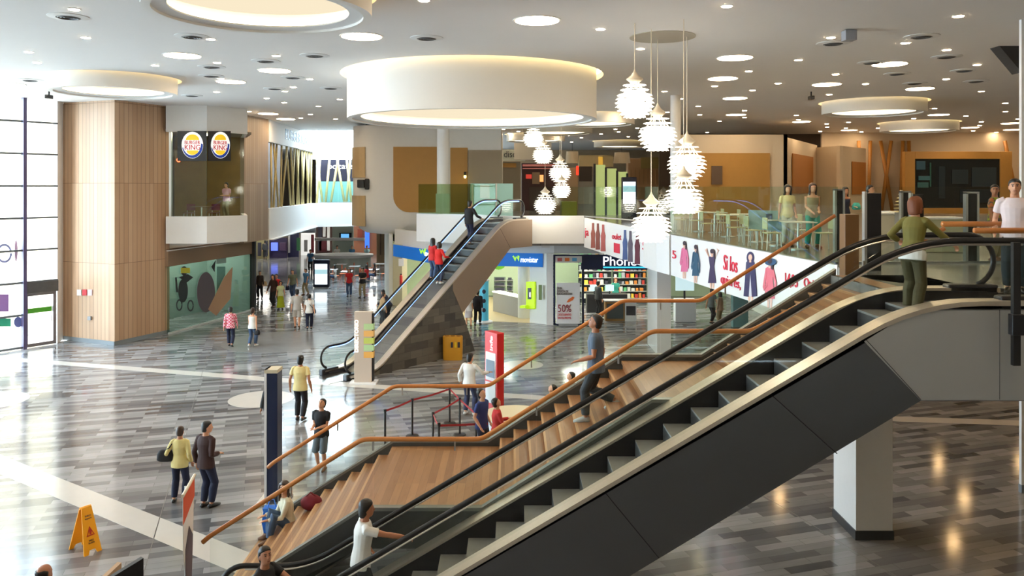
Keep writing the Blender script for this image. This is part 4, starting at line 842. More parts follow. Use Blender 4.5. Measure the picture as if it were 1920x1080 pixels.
# slanted bamboo-like poles
M_pole=mat('bamboo_pole',srgb(196,176,120),.5,noise=.1)
rt=thing('pole_screen','screen of slanted pale poles in front of the burger restaurant windows','pole screen',(-13.2,48,5.3))
PX=[(508,509),(513,522),(519,513),(528,526),(538,528),(537,545),(545,551),(552,548),(556,561),(560,557),(566,569),(571,566),(575,578),(580,577),(584,583)]
for xa,xb in PX:
    ya,yb=262+(xa-505)*.18,392-(xb-505)*.1; A_,B_=onplane(fa,fb,xa,ya,-.15),onplane(fa,fb,xb,yb,-.15); A_.z=min(A_.z,8.93); B_.z=max(B_.z,5.4); MB().tube([A_,B_],.06,8).build('pole',M_pole,rt,smooth=True)
rt=thing('pole_screen','crossed pale poles before the dark wall on the far white facade','pole screen',(-12,59.5,5.6))
for xa,xb in ((594,601),(600,596),(618,613),(634,625),(632,641),(650,656),(657,652)): MB().tube([U(xa,298,59.4),U(xb+(xb-xa)*1.2,416,59.4)],.09,8).build('pole',M_pole,rt,smooth=True)
rt=thing('pole_screen','tall slanted ochre poles against the beige wall left of the big screen','pole screen',(22,51.5,Z2)); M_pole2=mat('ochre_pole',srgb(176,120,52),.5)
for xa,xb in ((1632,1628),(1651,1674),(1671,1652),(1693,1688),(1610,1616),(1884,1912),(1704,1708)): MB().tube([U(xa,264,52.3),U(xb,400,52.3)],.12,8).build('pole',M_pole2,rt,smooth=True)
# big screen in wooden frame
rt=thing('video_wall','large dark video screen in a broad ochre frame at the back of the food court','screen',U(1795,410,50)); a_=U(1697,284,50); b_=U(1898,412,50); c_=U(1716,298,50); d_=U(1876,390,50)
fm=MB().bx(a_.x,c_.x,50,50.4,b_.z,a_.z).bx(d_.x,b_.x,50,50.4,b_.z,a_.z).bx(c_.x,d_.x,50,50.4,c_.z,a_.z).bx(c_.x,d_.x,50,50.4,b_.z,d_.z); fm.build('wide_frame',M_gold,rt,bevel=.02)
MB().bx(c_.x,d_.x,50.1,50.3,d_.z,c_.z).build('screen_panel',mat('dark_glossy_screen',(.008,.012,.016),.08),rt)
for x0,x1,y0,y1,c in ((1722,1745,330,338,(.10,.28,.30)),(1720,1741,342,352,(.08,.22,.20)),(1743,1746,305,350,(.05,.2,.14)),(1760,1772,312,372,(.03,.05,.06)),(1785,1815,318,345,(.035,.055,.065)),(1822,1868,314,350,(.04,.065,.075)),(1800,1860,355,380,(.02,.035,.045)),(1718,1735,302,318,(.06,.16,.22))):
    p,q=U(x0,y1,50.08),U(x1,y0,50.08); MB().bx(p.x,q.x,50.06,50.08,p.z,q.z).build('picture_patch',mat('video_%d'%(x0*7+y0),tuple(q*.35 for q in c),.3,emit=.1),rt,bevel=.01)
# --- facade window graphics (purple, pink and green prints)
for x,y,r,c,lab in ((8,395+80,18,srgb(150,160,215),'big blue ring print on the facade glass at the left edge'),(6,570,16,srgb(170,130,200),'purple shape printed low on the facade glass'),(10,606,12,srgb(60,190,150),'green box print near the floor on the facade glass'),(30,470,12,srgb(225,190,215),'pale pink streak print on the facade glass'),(34,604,10,srgb(120,130,190),'blue print next to the green one on the facade glass')):
    a,b=gp(2,-.03),gp(30,-.03); pl=oval(x,y,r*.8,r) if r!=18 else oval(x,y,r*.8,r,24,0,6.1)+oval(x,y,r*.6,r*.78,24,0,6.1)[::-1]
    if r==12 and x==30: pl=oval(x,y,3,20)
    if r in (16,): pl=rect(x-14,y-18,x+10,y+14)
    if r==12 and x==10: pl=rect(x-12,y-9,x+10,y+6)
    o=flat(a,b,pl,.03).build('window_print',mat('print_%s'%lab[:9].replace(' ','_'),c,.6)); tag(o,lab,'window print')
# teal shop window prints
sa,sb=tuple(LA),tuple(LB); M_pd=mat('print_charcoal',(.02,.03,.035),.6)
rt=thing('window_print','charcoal scooter drawing on the teal shop glass','window print',onplane(sa,sb,345,590,.06))
mb=MB()
flat(sa,sb,oval(343,545,9,22,18),.05,mb); flat(sa,sb,oval(345,508,6,9,14),.05,mb); flat(sa,sb,[(335,520),(352,514),(362,520),(350,530)],.05,mb); mb.build('rider_shape',M_pd,rt)
mb=MB()
for cx,cy in ((336,572),(357,573)): flat(sa,sb,oval(cx,cy,6,11,20,0,6.2)+oval(cx,cy,4,8,20,0,6.2)[::-1],.05,mb)
flat(sa,sb,[(328,520),(331,520),(334,548),(330,548)],.05,mb); mb.build('wheel_shapes',M_pd,rt)
flat(sa,sb,rect(339,502,356,512),.06).build('yellow_patch',pr('lemon',190,190,60),rt)
rt=thing('window_print','large pink and plum face-like print on the teal shop glass','window print',onplane(sa,sb,400,590,.06)); flat(sa,sb,oval(386,548,17,38,24),.05).build('plum_shape',pr('plumgrey',92,84,92),rt); flat(sa,sb,[(390,580),(420,520),(436,500),(432,560),(405,592)],.055).build('pink_shape',pr('dustpink',176,140,110),rt); flat(sa,sb,[(396,500),(404,488),(402,510)],.055).build('dark_tip',M_pd,rt)
rt=thing('hanging_notice','pale printed notices hanging inside the teal shop','notice',onplane(sa,sb,415,520,-.4)); flat(sa,sb,rect(405,467,424,495,464,493),-.4).build('notice_sheet',M_paper,rt); flat(sa,sb,rect(406,500,422,560),-.4).build('lower_sheet',pr('aquapale',150,200,200),rt)
# small signs on the pier
for px,lab,c in ((149,'thin white notice on the pier, left of three',(.7,.7,.68)),(159,'red extinguisher sign on the pier, middle of three',srgb(200,40,50)),(169,'pinkish notice on the pier, right of three',srgb(225,190,205))):
    o=flat(tuple(PA),tuple(PB),rect(px-4,543,px+4,554),.01,t=.02).build('wall_notice',mat('notice_%d'%px,c,.5)); tag(o,lab,'notice')
o=flat(tuple(PA),tuple(PB),rect(166,593,172,600),.01,t=.06).build('push_button',M_grey); tag(o,'small round switch on the pier below the notices','switch')
# ================================================================ PEOPLE
SKIN=mat('skin',srgb(206,150,116),.5); SKIN2=mat('skin_tan',srgb(176,118,86),.5); HAIRS={'black':mat('hair_black',(.012,.010,.009),.45),'brown':mat('hair_brown',(.045,.022,.012),.45),'auburn':mat('hair_auburn',srgb(118,62,28),.6)}
CL={}
def cloth(n,r,g,b): return mat('cloth_'+n,srgb(r,g,b),.8,noise=.08,scale=10)
def ik(a,b,l1,l2,pole):
    d=b-a; L=min(d.length,(l1+l2)*.999); d=d.normalized(); x=(l1*l1-l2*l2+L*L)/(2*L); h=math.sqrt(max(l1*l1-x*x,0))
    p=pole-d*pole.dot(d); p=p.normalized() if p.length>1e-4 else Vector((0,1,0)); return a+d*x+p*h, a+d*L
def ell_ring(c,rx,ry,ax,ay,n=12): return [c+ax*(rx*math.cos(2*PI*k/n))+ay*(ry*math.sin(2*PI*k/n)) for k in range(n)]
def limb(mb,pts,rad,n=10,flat=1):
    return mb.tube(pts,rad,n)
def cap_limb(mb,pts,rad,n=10):
    p=[Vector(q) for q in pts]; a=(p[0]-p[1]).normalized(); b=(p[-1]-p[-2]).normalized()
    return mb.tube([p[0]+a*rad[0]*.6]+p+[p[-1]+b*rad[-1]*.6],[rad[0]*.55]+list(rad)+[rad[-1]*.55],n)
def person(loc, face, label, H=1.72, sex='m', pose=None, top=None, sleeve='short', low=None, lowt='trousers', shoe=None, hair='black', hs='short', skin=None, vox=.014, group=None, extra=None, faceparts=False):
    P=dict(al=(-.09,0,.085),ar=(.09,0,.085),wl=(-.26,.05,-.57),wr=(.26,.05,-.57),lean=(0,.02),pz=.91,head=(0,0),foot=(0,0),hx=0,twist=0)
    if pose: P.update(pose)
    k=H/1.72; skin=skin or SKIN; V=lambda q: Vector(q)
    fem=sex=='f'; X=V((1,0,0)); Pv=V((P['hx'],0,P['pz'])); t=V((P['lean'][0],P['lean'][1],1)).normalized(); Y=t.cross(X).normalized()*-1 if t.cross(X).y<0 else t.cross(X).normalized()
    Y=V((0,1,0))-t*t.y; Y.normalize(); Xs=Y.cross(t).normalized()
    tw=Matrix.Rotation(P['twist'],3,t); Xs=tw@Xs; Ys=tw@Y
    N=Pv+t*.545; sw=.165 if fem else .19
    sh={'l':N-Xs*sw-t*.078,'r':N+Xs*sw-t*.078}; hip={'l':Pv-X*.088-V((0,0,.02)),'r':Pv+X*.088-V((0,0,.02))}
    hy,hp=P['head']; HM=Matrix.Rotation(hy,3,'Z')@Matrix.Rotation(-hp,3,'X'); hd=(t*.6+V((0,0,.4))).normalized()
    HC_=N+hd*.045+HM@V((0,.022,.104)); 
    # joints
    wr={}; el={}
    for s in 'lr':
        w=V(P['w'+s]); tgt=sh[s]+w-V((sw if s=='r' else -sw,0,0))*1.0 if not P.get('abs') else w
        if not P.get('abs'): tgt=V((w.x,w.y,0))+V((N.x,N.y,N.z-.055))+V((0,0,w.z))
        pole=V(P.get('e'+s,((.25 if s=='r' else -.25),-.8,-.25)))
        el[s],wr[s]=ik(sh[s],tgt,.285,.255,pole)
    kn={}; an={}
    for s in 'lr':
        kn[s],an[s]=ik(hip[s],V(P['a'+s]),.42,.415,V(P.get('k'+s,((.12 if s=='r' else -.12),1,0))))
    def tor(mb,off,z0=-.09,z1=.5,scale=1.0,flare=0):
        if fem: prof=[(-.10,.165,.105),(0,.172,.115),(.10,.145,.10),(.18,.128,.09),(.28,.142,.108),(.36,.152,.118),(.44,.155,.095),(.50,.122,.076),(.53,.082,.066),(.545,.064,.058)]
        else: prof=[(-.10,.155,.10),(0,.162,.11),(.10,.152,.108),(.18,.148,.105),(.28,.162,.115),(.38,.178,.122),(.44,.182,.105),(.50,.14,.082),(.53,.094,.07),(.545,.07,.062)]
        rings=[]
        pr=[q for q in prof if z0-.001<=q[0]<=z1+.001]
        for z,rx,ry in pr:
            f=(z+.1)/.65; xx=(X*(1-f)+Xs*f).normalized(); yy=(Y*(1-f)+Ys*f).normalized(); o_=off+flare*max(0,(.15-z))
            rings.append(ell_ring(Pv+t*z,(rx+o_)*scale,(ry+o_)*scale,xx,yy,16))
        mb.loft(rings)
    AR=[.05,.049,.044,.038,.041,.036,.026]
    def armpts(s,f1=1):
        a,e,w=sh[s],el[s],wr[s]; full=[a,a.lerp(e,.3),a.lerp(e,.7),e,e.lerp(w,.3),e.lerp(w,.7),w]; full_t=[0,.15,.35,.5,.65,.85,1]; ps=[];rs=[]
        g=.88 if fem else 1
        for p,tt,r in zip(full,full_t,AR):
            if tt<=f1+1e-6: ps.append(p); rs.append(r*g)
        if f1<1 and full_t[len(ps)-1]<f1-1e-6:
            i=len(ps); u=(f1-full_t[i-1])/(full_t[i]-full_t[i-1]); ps.append(full[i-1].lerp(full[i],u)); rs.append((AR[i-1]*(1-u)+AR[i]*u)*g)
        return ps,rs
    LR=[.088,.082,.068,.054,.057,.050,.036]
    def legpts(s,f1=1):
        a,e,w=hip[s],kn[s],an[s]; back=(w-e).normalized().cross(X); full=[a,a.lerp(e,.3),a.lerp(e,.7),e,e.lerp(w,.3)-V((0,.012,0)),e.lerp(w,.6),w]; ft=[0,.15,.35,.5,.65,.8,1]; ps=[];rs=[]
        for p,tt,r in zip(full,ft,LR):
            if tt<=f1+1e-6: ps.append(p); rs.append(r)
        if f1<1 and ft[len(ps)-1]<f1-1e-6:
            i=len(ps); u=(f1-ft[i-1])/(ft[i]-ft[i-1]); ps.append(full[i-1].lerp(full[i],u)); rs.append(LR[i-1]*(1-u)+LR[i]*u)
        return ps,rs
    # ---- body
    b=MB(); tor(b,0)
    b.tube([N-t*.06,N,N+hd*.06,HC_-hd*.06],[.075,.063,.057,.056],10)
    def hpnt(x,y,z): return HC_+HM@V((x,y,z))
    hr=[(-.118,.02,.022,.03),(-.105,.026,.042,.055),(-.08,.018,.056,.074),(-.04,.008,.066,.088),(0,.0,.072,.096),(.04,-.004,.076,.1),(.075,-.008,.069,.09),(.1,-.012,.048,.066),(.116,-.014,.02,.03)]
    b.loft([[hpnt(rx*math.cos(2*PI*j/14),cy+ry*math.sin(2*PI*j/14),z) for j in range(14)] for z,cy,rx,ry in hr])
    b.ell(hpnt(0,.102,-.022),.014,.02,.022,8,6); b.ell(hpnt(0,.094,.0),.010,.012,.03,8,6)      # nose
    for sx in (-1,1): b.ell(hpnt(sx*.075,-.005,-.015),.010,.02,.032,8,6)                        # ears
    b.ell(hpnt(0,.088,-.062),.026,.012,.012,8,6)                                               # lips
    for s,sg in (('l',-1),('r',1)):
        ps,rs=armpts(s); b.tube(ps,rs,10)
        ps,rs=legpts(s); b.tube(ps,rs,12)
        f=P['foot'][0 if s=='l' else 1]; fd=V((math.sin(sg*.15),math.cos(.15),f)).normalized(); A=an[s]
        b.tube([A+V((0,-.05,-.045)),A+V((0,0,-.03)),A+fd*.1-V((0,0,.05)),A+fd*.18-V((0,0,.062))],[.03,.038,.036,.022],8)
        # hand: palm, four fingers, thumb
        d=(wr[s]-el[s]).normalized(); hv=P.get('h'+s); 
        if hv is not None: d=(d*.5+V(hv)).normalized()
        side_=d.cross(V((0,0,1))) if abs(d.z)<.85 else V((0,1,0)); 
        if abs(d.z)>=.85: side_=(V((0,1,0))-d*d.y)
        side_.normalize(); pn=d.cross(side_).normalized(); 
        inw=V((-sg,0,0)); 
        if pn.dot(inw if abs(d.z)>.6 else V((0,0,-1)))<0: pn=-pn
        w0=wr[s]; b.loft([ell_ring(w0+d*q,rx,ry,side_,pn,10) for q,rx,ry in ((-.01,.024,.018),(.03,.036,.019),(.07,.041,.017),(.092,.038,.014))])
        cur=P.get('curl',.35)
        for j,(off,L) in enumerate(((.031,.070),(.0105,.080),(-.0105,.075),(-.031,.058))):
            q0=w0+d*.085+side_*off; q1=q0+(d*math.cos(cur*.6)+pn*math.sin(cur*.6))*L*.5; q2=q1+(d*math.cos(cur*1.7)+pn*math.sin(cur*1.7))*L*.5; b.tube([q0,q1,q2],[.0095,.009,.007],6)
        q0=w0+d*.03+side_*.03; q1=q0+(d*.6+side_*.75+pn*.2).normalized()*.038; q2=q1+(d*.9+side_*.25+pn*.3).normalized()*.032; b.tube([q0,q1,q2],[.013,.011,.008],6)
    M=Matrix.Scale(k,4)
    def fin(mb,name,m,parent=None,v=None,smooth=True,rem=True,it=2):
        mb.v=[q*k for q in mb.v]; o=mb.build(name,m,parent,smooth=smooth,raw=True)
        if rem:
            r=o.modifiers.new('remesh','REMESH'); r.mode='VOXEL'; r.voxel_size=v or vox; r.use_smooth_shade=True
            s_=o.modifiers.new('smooth','SMOOTH'); s_.iterations=it; s_.factor=.5
        return o
    body=fin(b,'person',skin,v=min(vox,.012)); body.location=Vector(loc); body.rotation_euler=(0,0,face); tag(body,label,'person',group)
    # ---- garments
    if top:
        g=MB(); z0=-.09 if lowt!='dress' else -.09
        tor(g,.016,-.11 if not P.get('hem') else .0,.53 if sleeve!='none' else .46,flare=.12 if not fem else .05)
        f={'short':.30,'long':.97,'elbow':.52,'none':0}[sleeve]
        if sleeve=='none':
            for s in 'lr': g.tube([sh[s].lerp(N,.35)-t*.08,sh[s].lerp(N,.4)+t*.02],[.04,.03],8)
        else:
            for s in 'lr':
                ps,rs=armpts(s,f); rs=[r+.012+(.008 if f<.6 else .004)*(i/len(rs)) for i,r in enumerate(rs)]; g.tube([ps[0]+(N-ps[0])*.35]+ps,[rs[0]*.95]+rs,10)
        fin(g,'shirt' if sleeve!='long' else 'jacket',top,body)
        if P.get('hem'):
            c=MB(); tor(c,.012,-.11,.1,flare=.09); fin(c,'shirt_hem',P['hem'],body)
        if P.get('collar'):
            c=MB(); c.tube([N-t*.03+Xs*(.07*math.cos(a))+Ys*(.062*math.sin(a)) for a in [2*PI*q/14 for q in range(14)]],.014,6,closed=True); fin(c,'collar',top,body,rem=False)
    if low:
        g=MB()
        if lowt in('trousers','shorts','capri'):
            rings=[ell_ring(Pv+t*z,rx,ry,X,Y,16) for z,rx,ry in (((-.12),.168,.118),(-.05,.18,.126),(.02,.18,.125),(.07,.168,.118))]; g.loft(rings)
            f={'trousers':.96,'shorts':.52,'capri':.78}[lowt]
            for s in 'lr':
                ps,rs=legpts(s,f); rs=[r+.014+(.012 if i>2 else 0)+(.016 if lowt=='shorts' and i>1 else 0) for i,r in enumerate(rs)]; g.tube(ps,rs,12)
        elif lowt in('skirt','longskirt'):
            L=.44 if lowt=='skirt' else .78; mid=(kn['l']+kn['r'])/2
            g.loft([ell_ring(Pv+t*.07,.15,.11,X,Y,16),ell_ring(Pv-t*.08,.185,.135,X,Y,16),ell_ring(Pv.lerp(V((mid.x,mid.y,Pv.z-L)),.6),.2,.16,X,V((0,1,0)),16),ell_ring(V((mid.x*.7,mid.y*.7,Pv.z-L)),.22 if L<.6 else .26,.19,X,V((0,1,0)),16)])
        fin(g,{'trousers':'trousers','shorts':'shorts','capri':'trousers','skirt':'skirt','longskirt':'skirt'}[lowt],low,body)
    if shoe:
        for s,sg in (('l',-1),('r',1)):
            g=MB(); f=P['foot'][0 if s=='l' else 1]; fd=V((math.sin(sg*.15),math.cos(.15),f)).normalized(); A=an[s]
            g.tube([A+V((0,-.07,-.05)),A+V((0,-.03,-.04)),A+V((0,.03,-.036)),A+fd*.12-V((0,0,.052)),A+fd*.2-V((0,0,.06))],[.026,.046,.045,.04,.024],10)
            o=fin(g,'shoe',shoe,body,rem=False)
    # ---- hair
    if hs!='bald':
        g=MB(); rr=[(-.115,-.062,.055,.038),(-.07,-.052,.08,.062),(0,-.038,.093,.08),(.045,-.022,.096,.094),(.075,-.012,.092,.104),(.11,-.012,.072,.086),(.138,-.014,.034,.044)]
        if hs=='crop': rr=[(-.09,-.052,.062,.05),(-.04,-.044,.078,.064),(0,-.036,.086,.074),(.045,-.020,.087,.09),(.078,-.008,.082,.096),(.108,-.010,.060,.075),(.127,-.012,.028,.036)]
        if hs=='bob': rr=[(-.13,-.05,.085,.06),(-.08,-.045,.1,.075),(0,-.035,.1,.085),(.05,-.02,.1,.1),(.09,-.010,.088,.1),(.12,-.010,.062,.075),(.14,-.012,.03,.04)]
        if hs=='long': rr=[(-.36,-.085,.07,.03),(-.26,-.08,.11,.045),(-.14,-.06,.105,.055)]+rr[1:]
        g.loft([[hpnt(rx*math.cos(2*PI*j/14),cy+ry*math.sin(2*PI*j/14),z) for j in range(14)] for z,cy,rx,ry in rr])
        if hs in('bob','long'):
            for sx in (-1,1): g.tube([hpnt(sx*.07,.02,.08),hpnt(sx*.088,.015,0),hpnt(sx*.085,.0,-.12 if hs=='bob' else -.24)],[.03,.026,.02],8)
        if hs=='tail': g.tube([hpnt(0,-.11,.05),hpnt(0,-.14,-.02),hpnt(0,-.12,-.18)],[.03,.035,.015],8)
        fin(g,'hair',HAIRS[hair],body,v=.012)
    if hs=='bald':
        g=MB(); g.loft([[hpnt(rx*math.cos(2*PI*j/14),cy+ry*math.sin(2*PI*j/14),z) for j in range(14)] for z,cy,rx,ry in ((-.07,-.05,.06,.05),(0,-.035,.081,.072),(.05,-.035,.083,.075),(.085,-.06,.062,.05))]); fin(g,'hair',HAIRS['black'],body,v=.012)
    if faceparts:
        for sx in (-1,1):
            g=MB(); g.ell(hpnt(sx*.03,.086,.012),.013,.010,.008,8,6); fin(g,'eye',HAIRS['black'],body,rem=False)
            g=MB(); g.tube([hpnt(sx*.014,.096,.034),hpnt(sx*.048,.084,.036)],.005,5); fin(g,'eyebrow',HAIRS['black'],body,rem=False)
        g=MB(); g.tube([hpnt(-.022,.093,-.062),hpnt(0,.099,-.062),hpnt(.022,.093,-.062)],.005,5); fin(g,'mouth',mat('lip',srgb(150,80,70),.5),body,rem=False)
    if faceparts=='glasses' or P.get('glasses'):
        g=MB()
        for sx in (-1,1): g.tube([hpnt(sx*.033+.024*math.cos(a),.1,.01+.018*math.sin(a)) for a in [2*PI*q/12 for q in range(12)]],.003,5,closed=True)
        g.tube([hpnt(-.075,-.005,.015),hpnt(-.058,.095,.015)],.003,5); g.tube([hpnt(.075,-.005,.015),hpnt(.058,.095,.015)],.003,5); fin(g,'glasses',M_black,body,rem=False)
    info=dict(body=body,wr={s:wr[s]*k for s in 'lr'},sh={s:sh[s]*k for s in 'lr'},hip=Pv*k,N=N*k,head=HC_*k)
    Mw=Matrix.Translation(Vector(loc))@Matrix.Rotation(face,4,'Z'); W[body.name]=Mw; info['M']=Mw; return info
def bag(info,kind,label,m,at=None,strap=None,size=(.3,.12,.24)):
    """a bag hanging from hand or shoulder: a thing of its own"""
    M=info['M']; c=Vector(at); w=M@c; rt=thing('bag',label,'bag',w); L=lambda q: M@Vector(q)
    sx,sy,sz=size; mb=MB()
    rings=[]
    for f,q in ((0,.75),(.12,1),(.6,.95),(.92,.7),(1,.45)): rings.append([c+Vector((sx/2*q*math.cos(t)*(abs(math.cos(t))**-.35 if abs(math.cos(t))>.05 else 1),sy/2*q*math.sin(t),-sz/2+sz*f)) for t in [2*PI*j/14+.1 for j in range(14)]])
    mb.loft(rings); mb.v=[L(v) for v in mb.v]; mb.build('bag_body',m,rt,smooth=True)
    if strap: MB().tube([L(q) for q in strap],.012,6).build('strap',m,rt,smooth=True)
    return rt
c_black=cloth('black',22,22,26); c_navy=cloth('navy',24,30,56); c_white=cloth('white',224,222,216); c_cream=cloth('cream',226,206,142); c_brown=cloth('brown',58,34,30); c_jean=cloth('denim',62,84,116); c_khaki=cloth('khaki',146,132,100); c_red=cloth('red',190,34,34); c_grey=cloth('grey',182,178,172); c_char=cloth('charcoal',52,56,60); c_olive=cloth('olive',112,104,44); c_olive2=cloth('dark_olive',70,64,34); c_tee=cloth('slate_blue',92,108,128); c_teal=cloth('teal',40,140,120); c_royal=cloth('royal',30,50,110)
def checks(n,c1,c2,sc):
    if n in MATS: return MATS[n]
    m=mat(n,c1,.8); nt=m.node_tree; p=nt.nodes['Principled BSDF']; tc=nt.nodes.new('ShaderNodeTexCoord'); ch=nt.nodes.new('ShaderNodeTexChecker'); ch.inputs['Scale'].default_value=sc; ch.inputs['Color1'].default_value=(*c1,1); ch.inputs['Color2'].default_value=(*c2,1)
    nt.links.new(tc.outputs['Object'],ch.inputs['Vector']); nt.links.new(ch.outputs[0],p.inputs['Base Color']); return m
c_plaid=checks('cloth_plaid',srgb(206,70,96),srgb(236,190,200),16)
def prints(n,cs,sc):
    m=mat(n,cs[0],.8); nt=m.node_tree; p=nt.nodes['Principled BSDF']; tc=nt.nodes.new('ShaderNodeTexCoord'); v=nt.nodes.new('ShaderNodeTexVoronoi'); v.inputs['Scale'].default_value=sc; r=nt.nodes.new('ShaderNodeValToRGB'); r.color_ramp.interpolation='CONSTANT'
    sp=nt.nodes.new('ShaderNodeSeparateColor'); nt.links.new(tc.outputs['Object'],v.inputs['Vector']); nt.links.new(v.outputs['Color'],sp.inputs[0]); nt.links.new(sp.outputs[0],r.inputs[0])
    els=r.color_ramp.elements; els[0].color=(*cs[0],1); els[1].position=.34; els[1].color=(*cs[1],1); e=els.new(.67); e.color=(*cs[2],1); nt.links.new(r.outputs[0],p.inputs['Base Color']); return m
c_print=prints('cloth_printed',[srgb(150,160,40),srgb(190,110,60),srgb(96,90,84)],14)
sh_b=mat('shoe_black',(.015,.015,.015),.4); sh_w=mat('shoe_white',(.7,.7,.68),.5); sh_br=mat('shoe_brown',srgb(110,76,50),.5)
A_=R(0); TOW=R(180); RT=R(-90); LT=R(90)
stand=lambda dx=.1: dict(al=(-dx,0,.085),ar=(dx,0,.085))
def walk(a=.2,sw=.12): return dict(al=(-.08,a,.085),ar=(.08,-a,.12),foot=(0,-.35),pz=.895,lean=(0,.05),wl=(-.25,-sw,-.55),wr=(.25,sw+.06,-.54))
def walk2(a=.2,sw=.12): return dict(al=(-.08,-a,.12),ar=(.08,a,.085),foot=(-.35,0),pz=.895,lean=(0,.05),wl=(-.25,sw+.06,-.54),wr=(.25,-sw,-.55))
def hgt(fx,fy,hy,z=0): return F(fx,fy,z), (fy-hy)*F(fx,fy,z).y/FP
# --- lower floor, left hall
p,h=hgt(432,650,575); person(p,R(10),'man in a pink plaid shirt and dark trousers walking away on the floor circle',h,'m',walk(.16),c_plaid,'long',c_navy,shoe=sh_b,hs='short')
p,h=hgt(473,650,577); I=person(p,R(-10),'woman in a white sleeveless top and jeans walking with a black bag in hand',h,'f',walk2(.13),c_white,'none',c_jean,shoe=sh_w,hair='brown',hs='tail')
bag(I,'hand','small black handbag hanging from the woman in the white sleeveless top',c_black,I['wr']['r']+Vector((.03,0,-.16)),[I['wr']['r']+Vector((-.05,0,-.1)),I['wr']['r']+Vector((0,0,-.03)),I['wr']['r']+Vector((.08,0,-.1))],(.24,.12,.22))
p,h=hgt(557,615,542); person(p,R(15),'man in a light grey t-shirt and pale shorts walking away beside a companion',h,'m',walk(.12),c_grey,'elbow',cloth('sand',196,190,180),'shorts',sh_br)
p,h=hgt(580,618,551); I=person(p,R(10),'woman in a white t-shirt and dark jeans with a crossbody strap, walking away',h,'f',walk2(.1),c_white,'short',c_navy,shoe=sh_b,hs='crop')
bag(I,'x','dark crossbody bag on the hip of the woman in the white t-shirt',c_navy,I['hip']+Vector((.2,-.02,.0)),[I['N']+Vector((-.1,-.06,-.02)),I['N']+Vector((.06,-.14,-.25)),I['hip']+Vector((.18,-.04,.1))],(.2,.09,.2))
p,h=hgt(468,562,514); I=person(p,TOW,'woman in a pale top and bright red skirt walking towards the viewer',h,'f',walk(.12),cloth('peach',222,190,160),'short',c_red,'skirt',sh_b,hair='brown',hs='crop',vox=.02)
bag(I,'h','tan bag held by the woman in the red skirt',cloth('tan',150,110,70),I['wr']['l']+Vector((0,0,-.2)),None,(.25,.12,.25))
p,h=hgt(488,560,507); I=person(p,TOW,'woman in a dark jacket with a beige bag, beside the red-skirted woman',h,'f',walk2(.12),cloth('taupe',74,60,52),'long',c_black,shoe=sh_b,hs='crop',vox=.02)
bag(I,'h','large beige shoulder bag of the woman in the dark jacket',cloth('beige',190,160,120),I['hip']+Vector((-.26,.05,.02)),[I['sh']['l']+Vector((0,.0,.06)),I['hip']+Vector((-.26,.05,.14))],(.34,.14,.28))
p,h=hgt(513,577,514); person(p,R(160),'woman with dark hair and dark clothes, left of the trio in the corridor',h,'f',walk(.12),c_brown,'long',c_black,shoe=sh_b,hs='long',vox=.02)
p,h=hgt(519,572,513); person(p,R(175),'woman in a red top in the middle of the corridor trio',h,'f',walk2(.1),c_red,'short',c_char,shoe=sh_b,hs='crop',vox=.02)
p,h=hgt(526,580,527); person(p,R(200),'shorter person in pale top and lime green trousers at the right of the corridor trio',h,'f',stand(),cloth('palegreen',190,196,150),'short',cloth('lime',150,160,20),'longskirt',sh_b,hs='bob',vox=.02)
p,h=hgt(549,560,505); I=person(p,TOW,'man in a grey-green t-shirt and jeans walking towards the viewer with a dark bag',h,'m',walk(.16),cloth('sage',116,124,104),'short',c_jean,shoe=sh_b,vox=.02)
bag(I,'h','dark bag hanging from the hand of the man in the grey-green t-shirt',c_navy,I['wr']['r']+Vector((0,0,-.2)),None,(.22,.12,.26))
p,h=hgt(574,553,503); person(p,R(150),'person in a blue shirt and khaki trousers left of the screen totem',h,'m',walk2(.12),cloth('azure',80,130,170),'short',c_khaki,shoe=sh_br,hair='brown',vox=.02)
p,h=hgt(655,556,503); I=person(p,TOW,'woman in a red top and jeans standing right of the screen totem',h,'f',stand(.09),c_red,'short',c_jean,shoe=sh_b,hs='long',vox=.02)
p,h=hgt(680,558,502); person(p,R(170),'man in a black t-shirt and khaki trousers beside the woman in red',h,'m',dict(wl=(-.1,.2,-.28),wr=(.1,.22,-.3),al=(-.12,0,.085),ar=(.12,.05,.085)),c_black,'short',c_khaki,shoe=sh_b,vox=.02)
p,h=hgt(731,503,455); person(p,R(0),'man in a white shirt and black trousers far off near the blue sign',h,'m',stand(),c_white,'long',c_black,shoe=sh_b,vox=.025)
p=F(729,606); person(p,R(60),'person in dark clothes bending forward behind the far escalator',1.7,'m',dict(lean=(0,.75),pz=.9,wl=(-.15,.25,-.4),wr=(.15,.25,-.4)),c_navy,'long',c_black,shoe=sh_b,vox=.02)
p=F(714,612); person(p,R(-60),'person in a beige top in front of the bending figure behind the far escalator',1.6,'f',dict(lean=(0,.25)),cloth('beige',190,160,120),'long',c_char,shoe=sh_b,hair='brown',hs='crop',vox=.02)
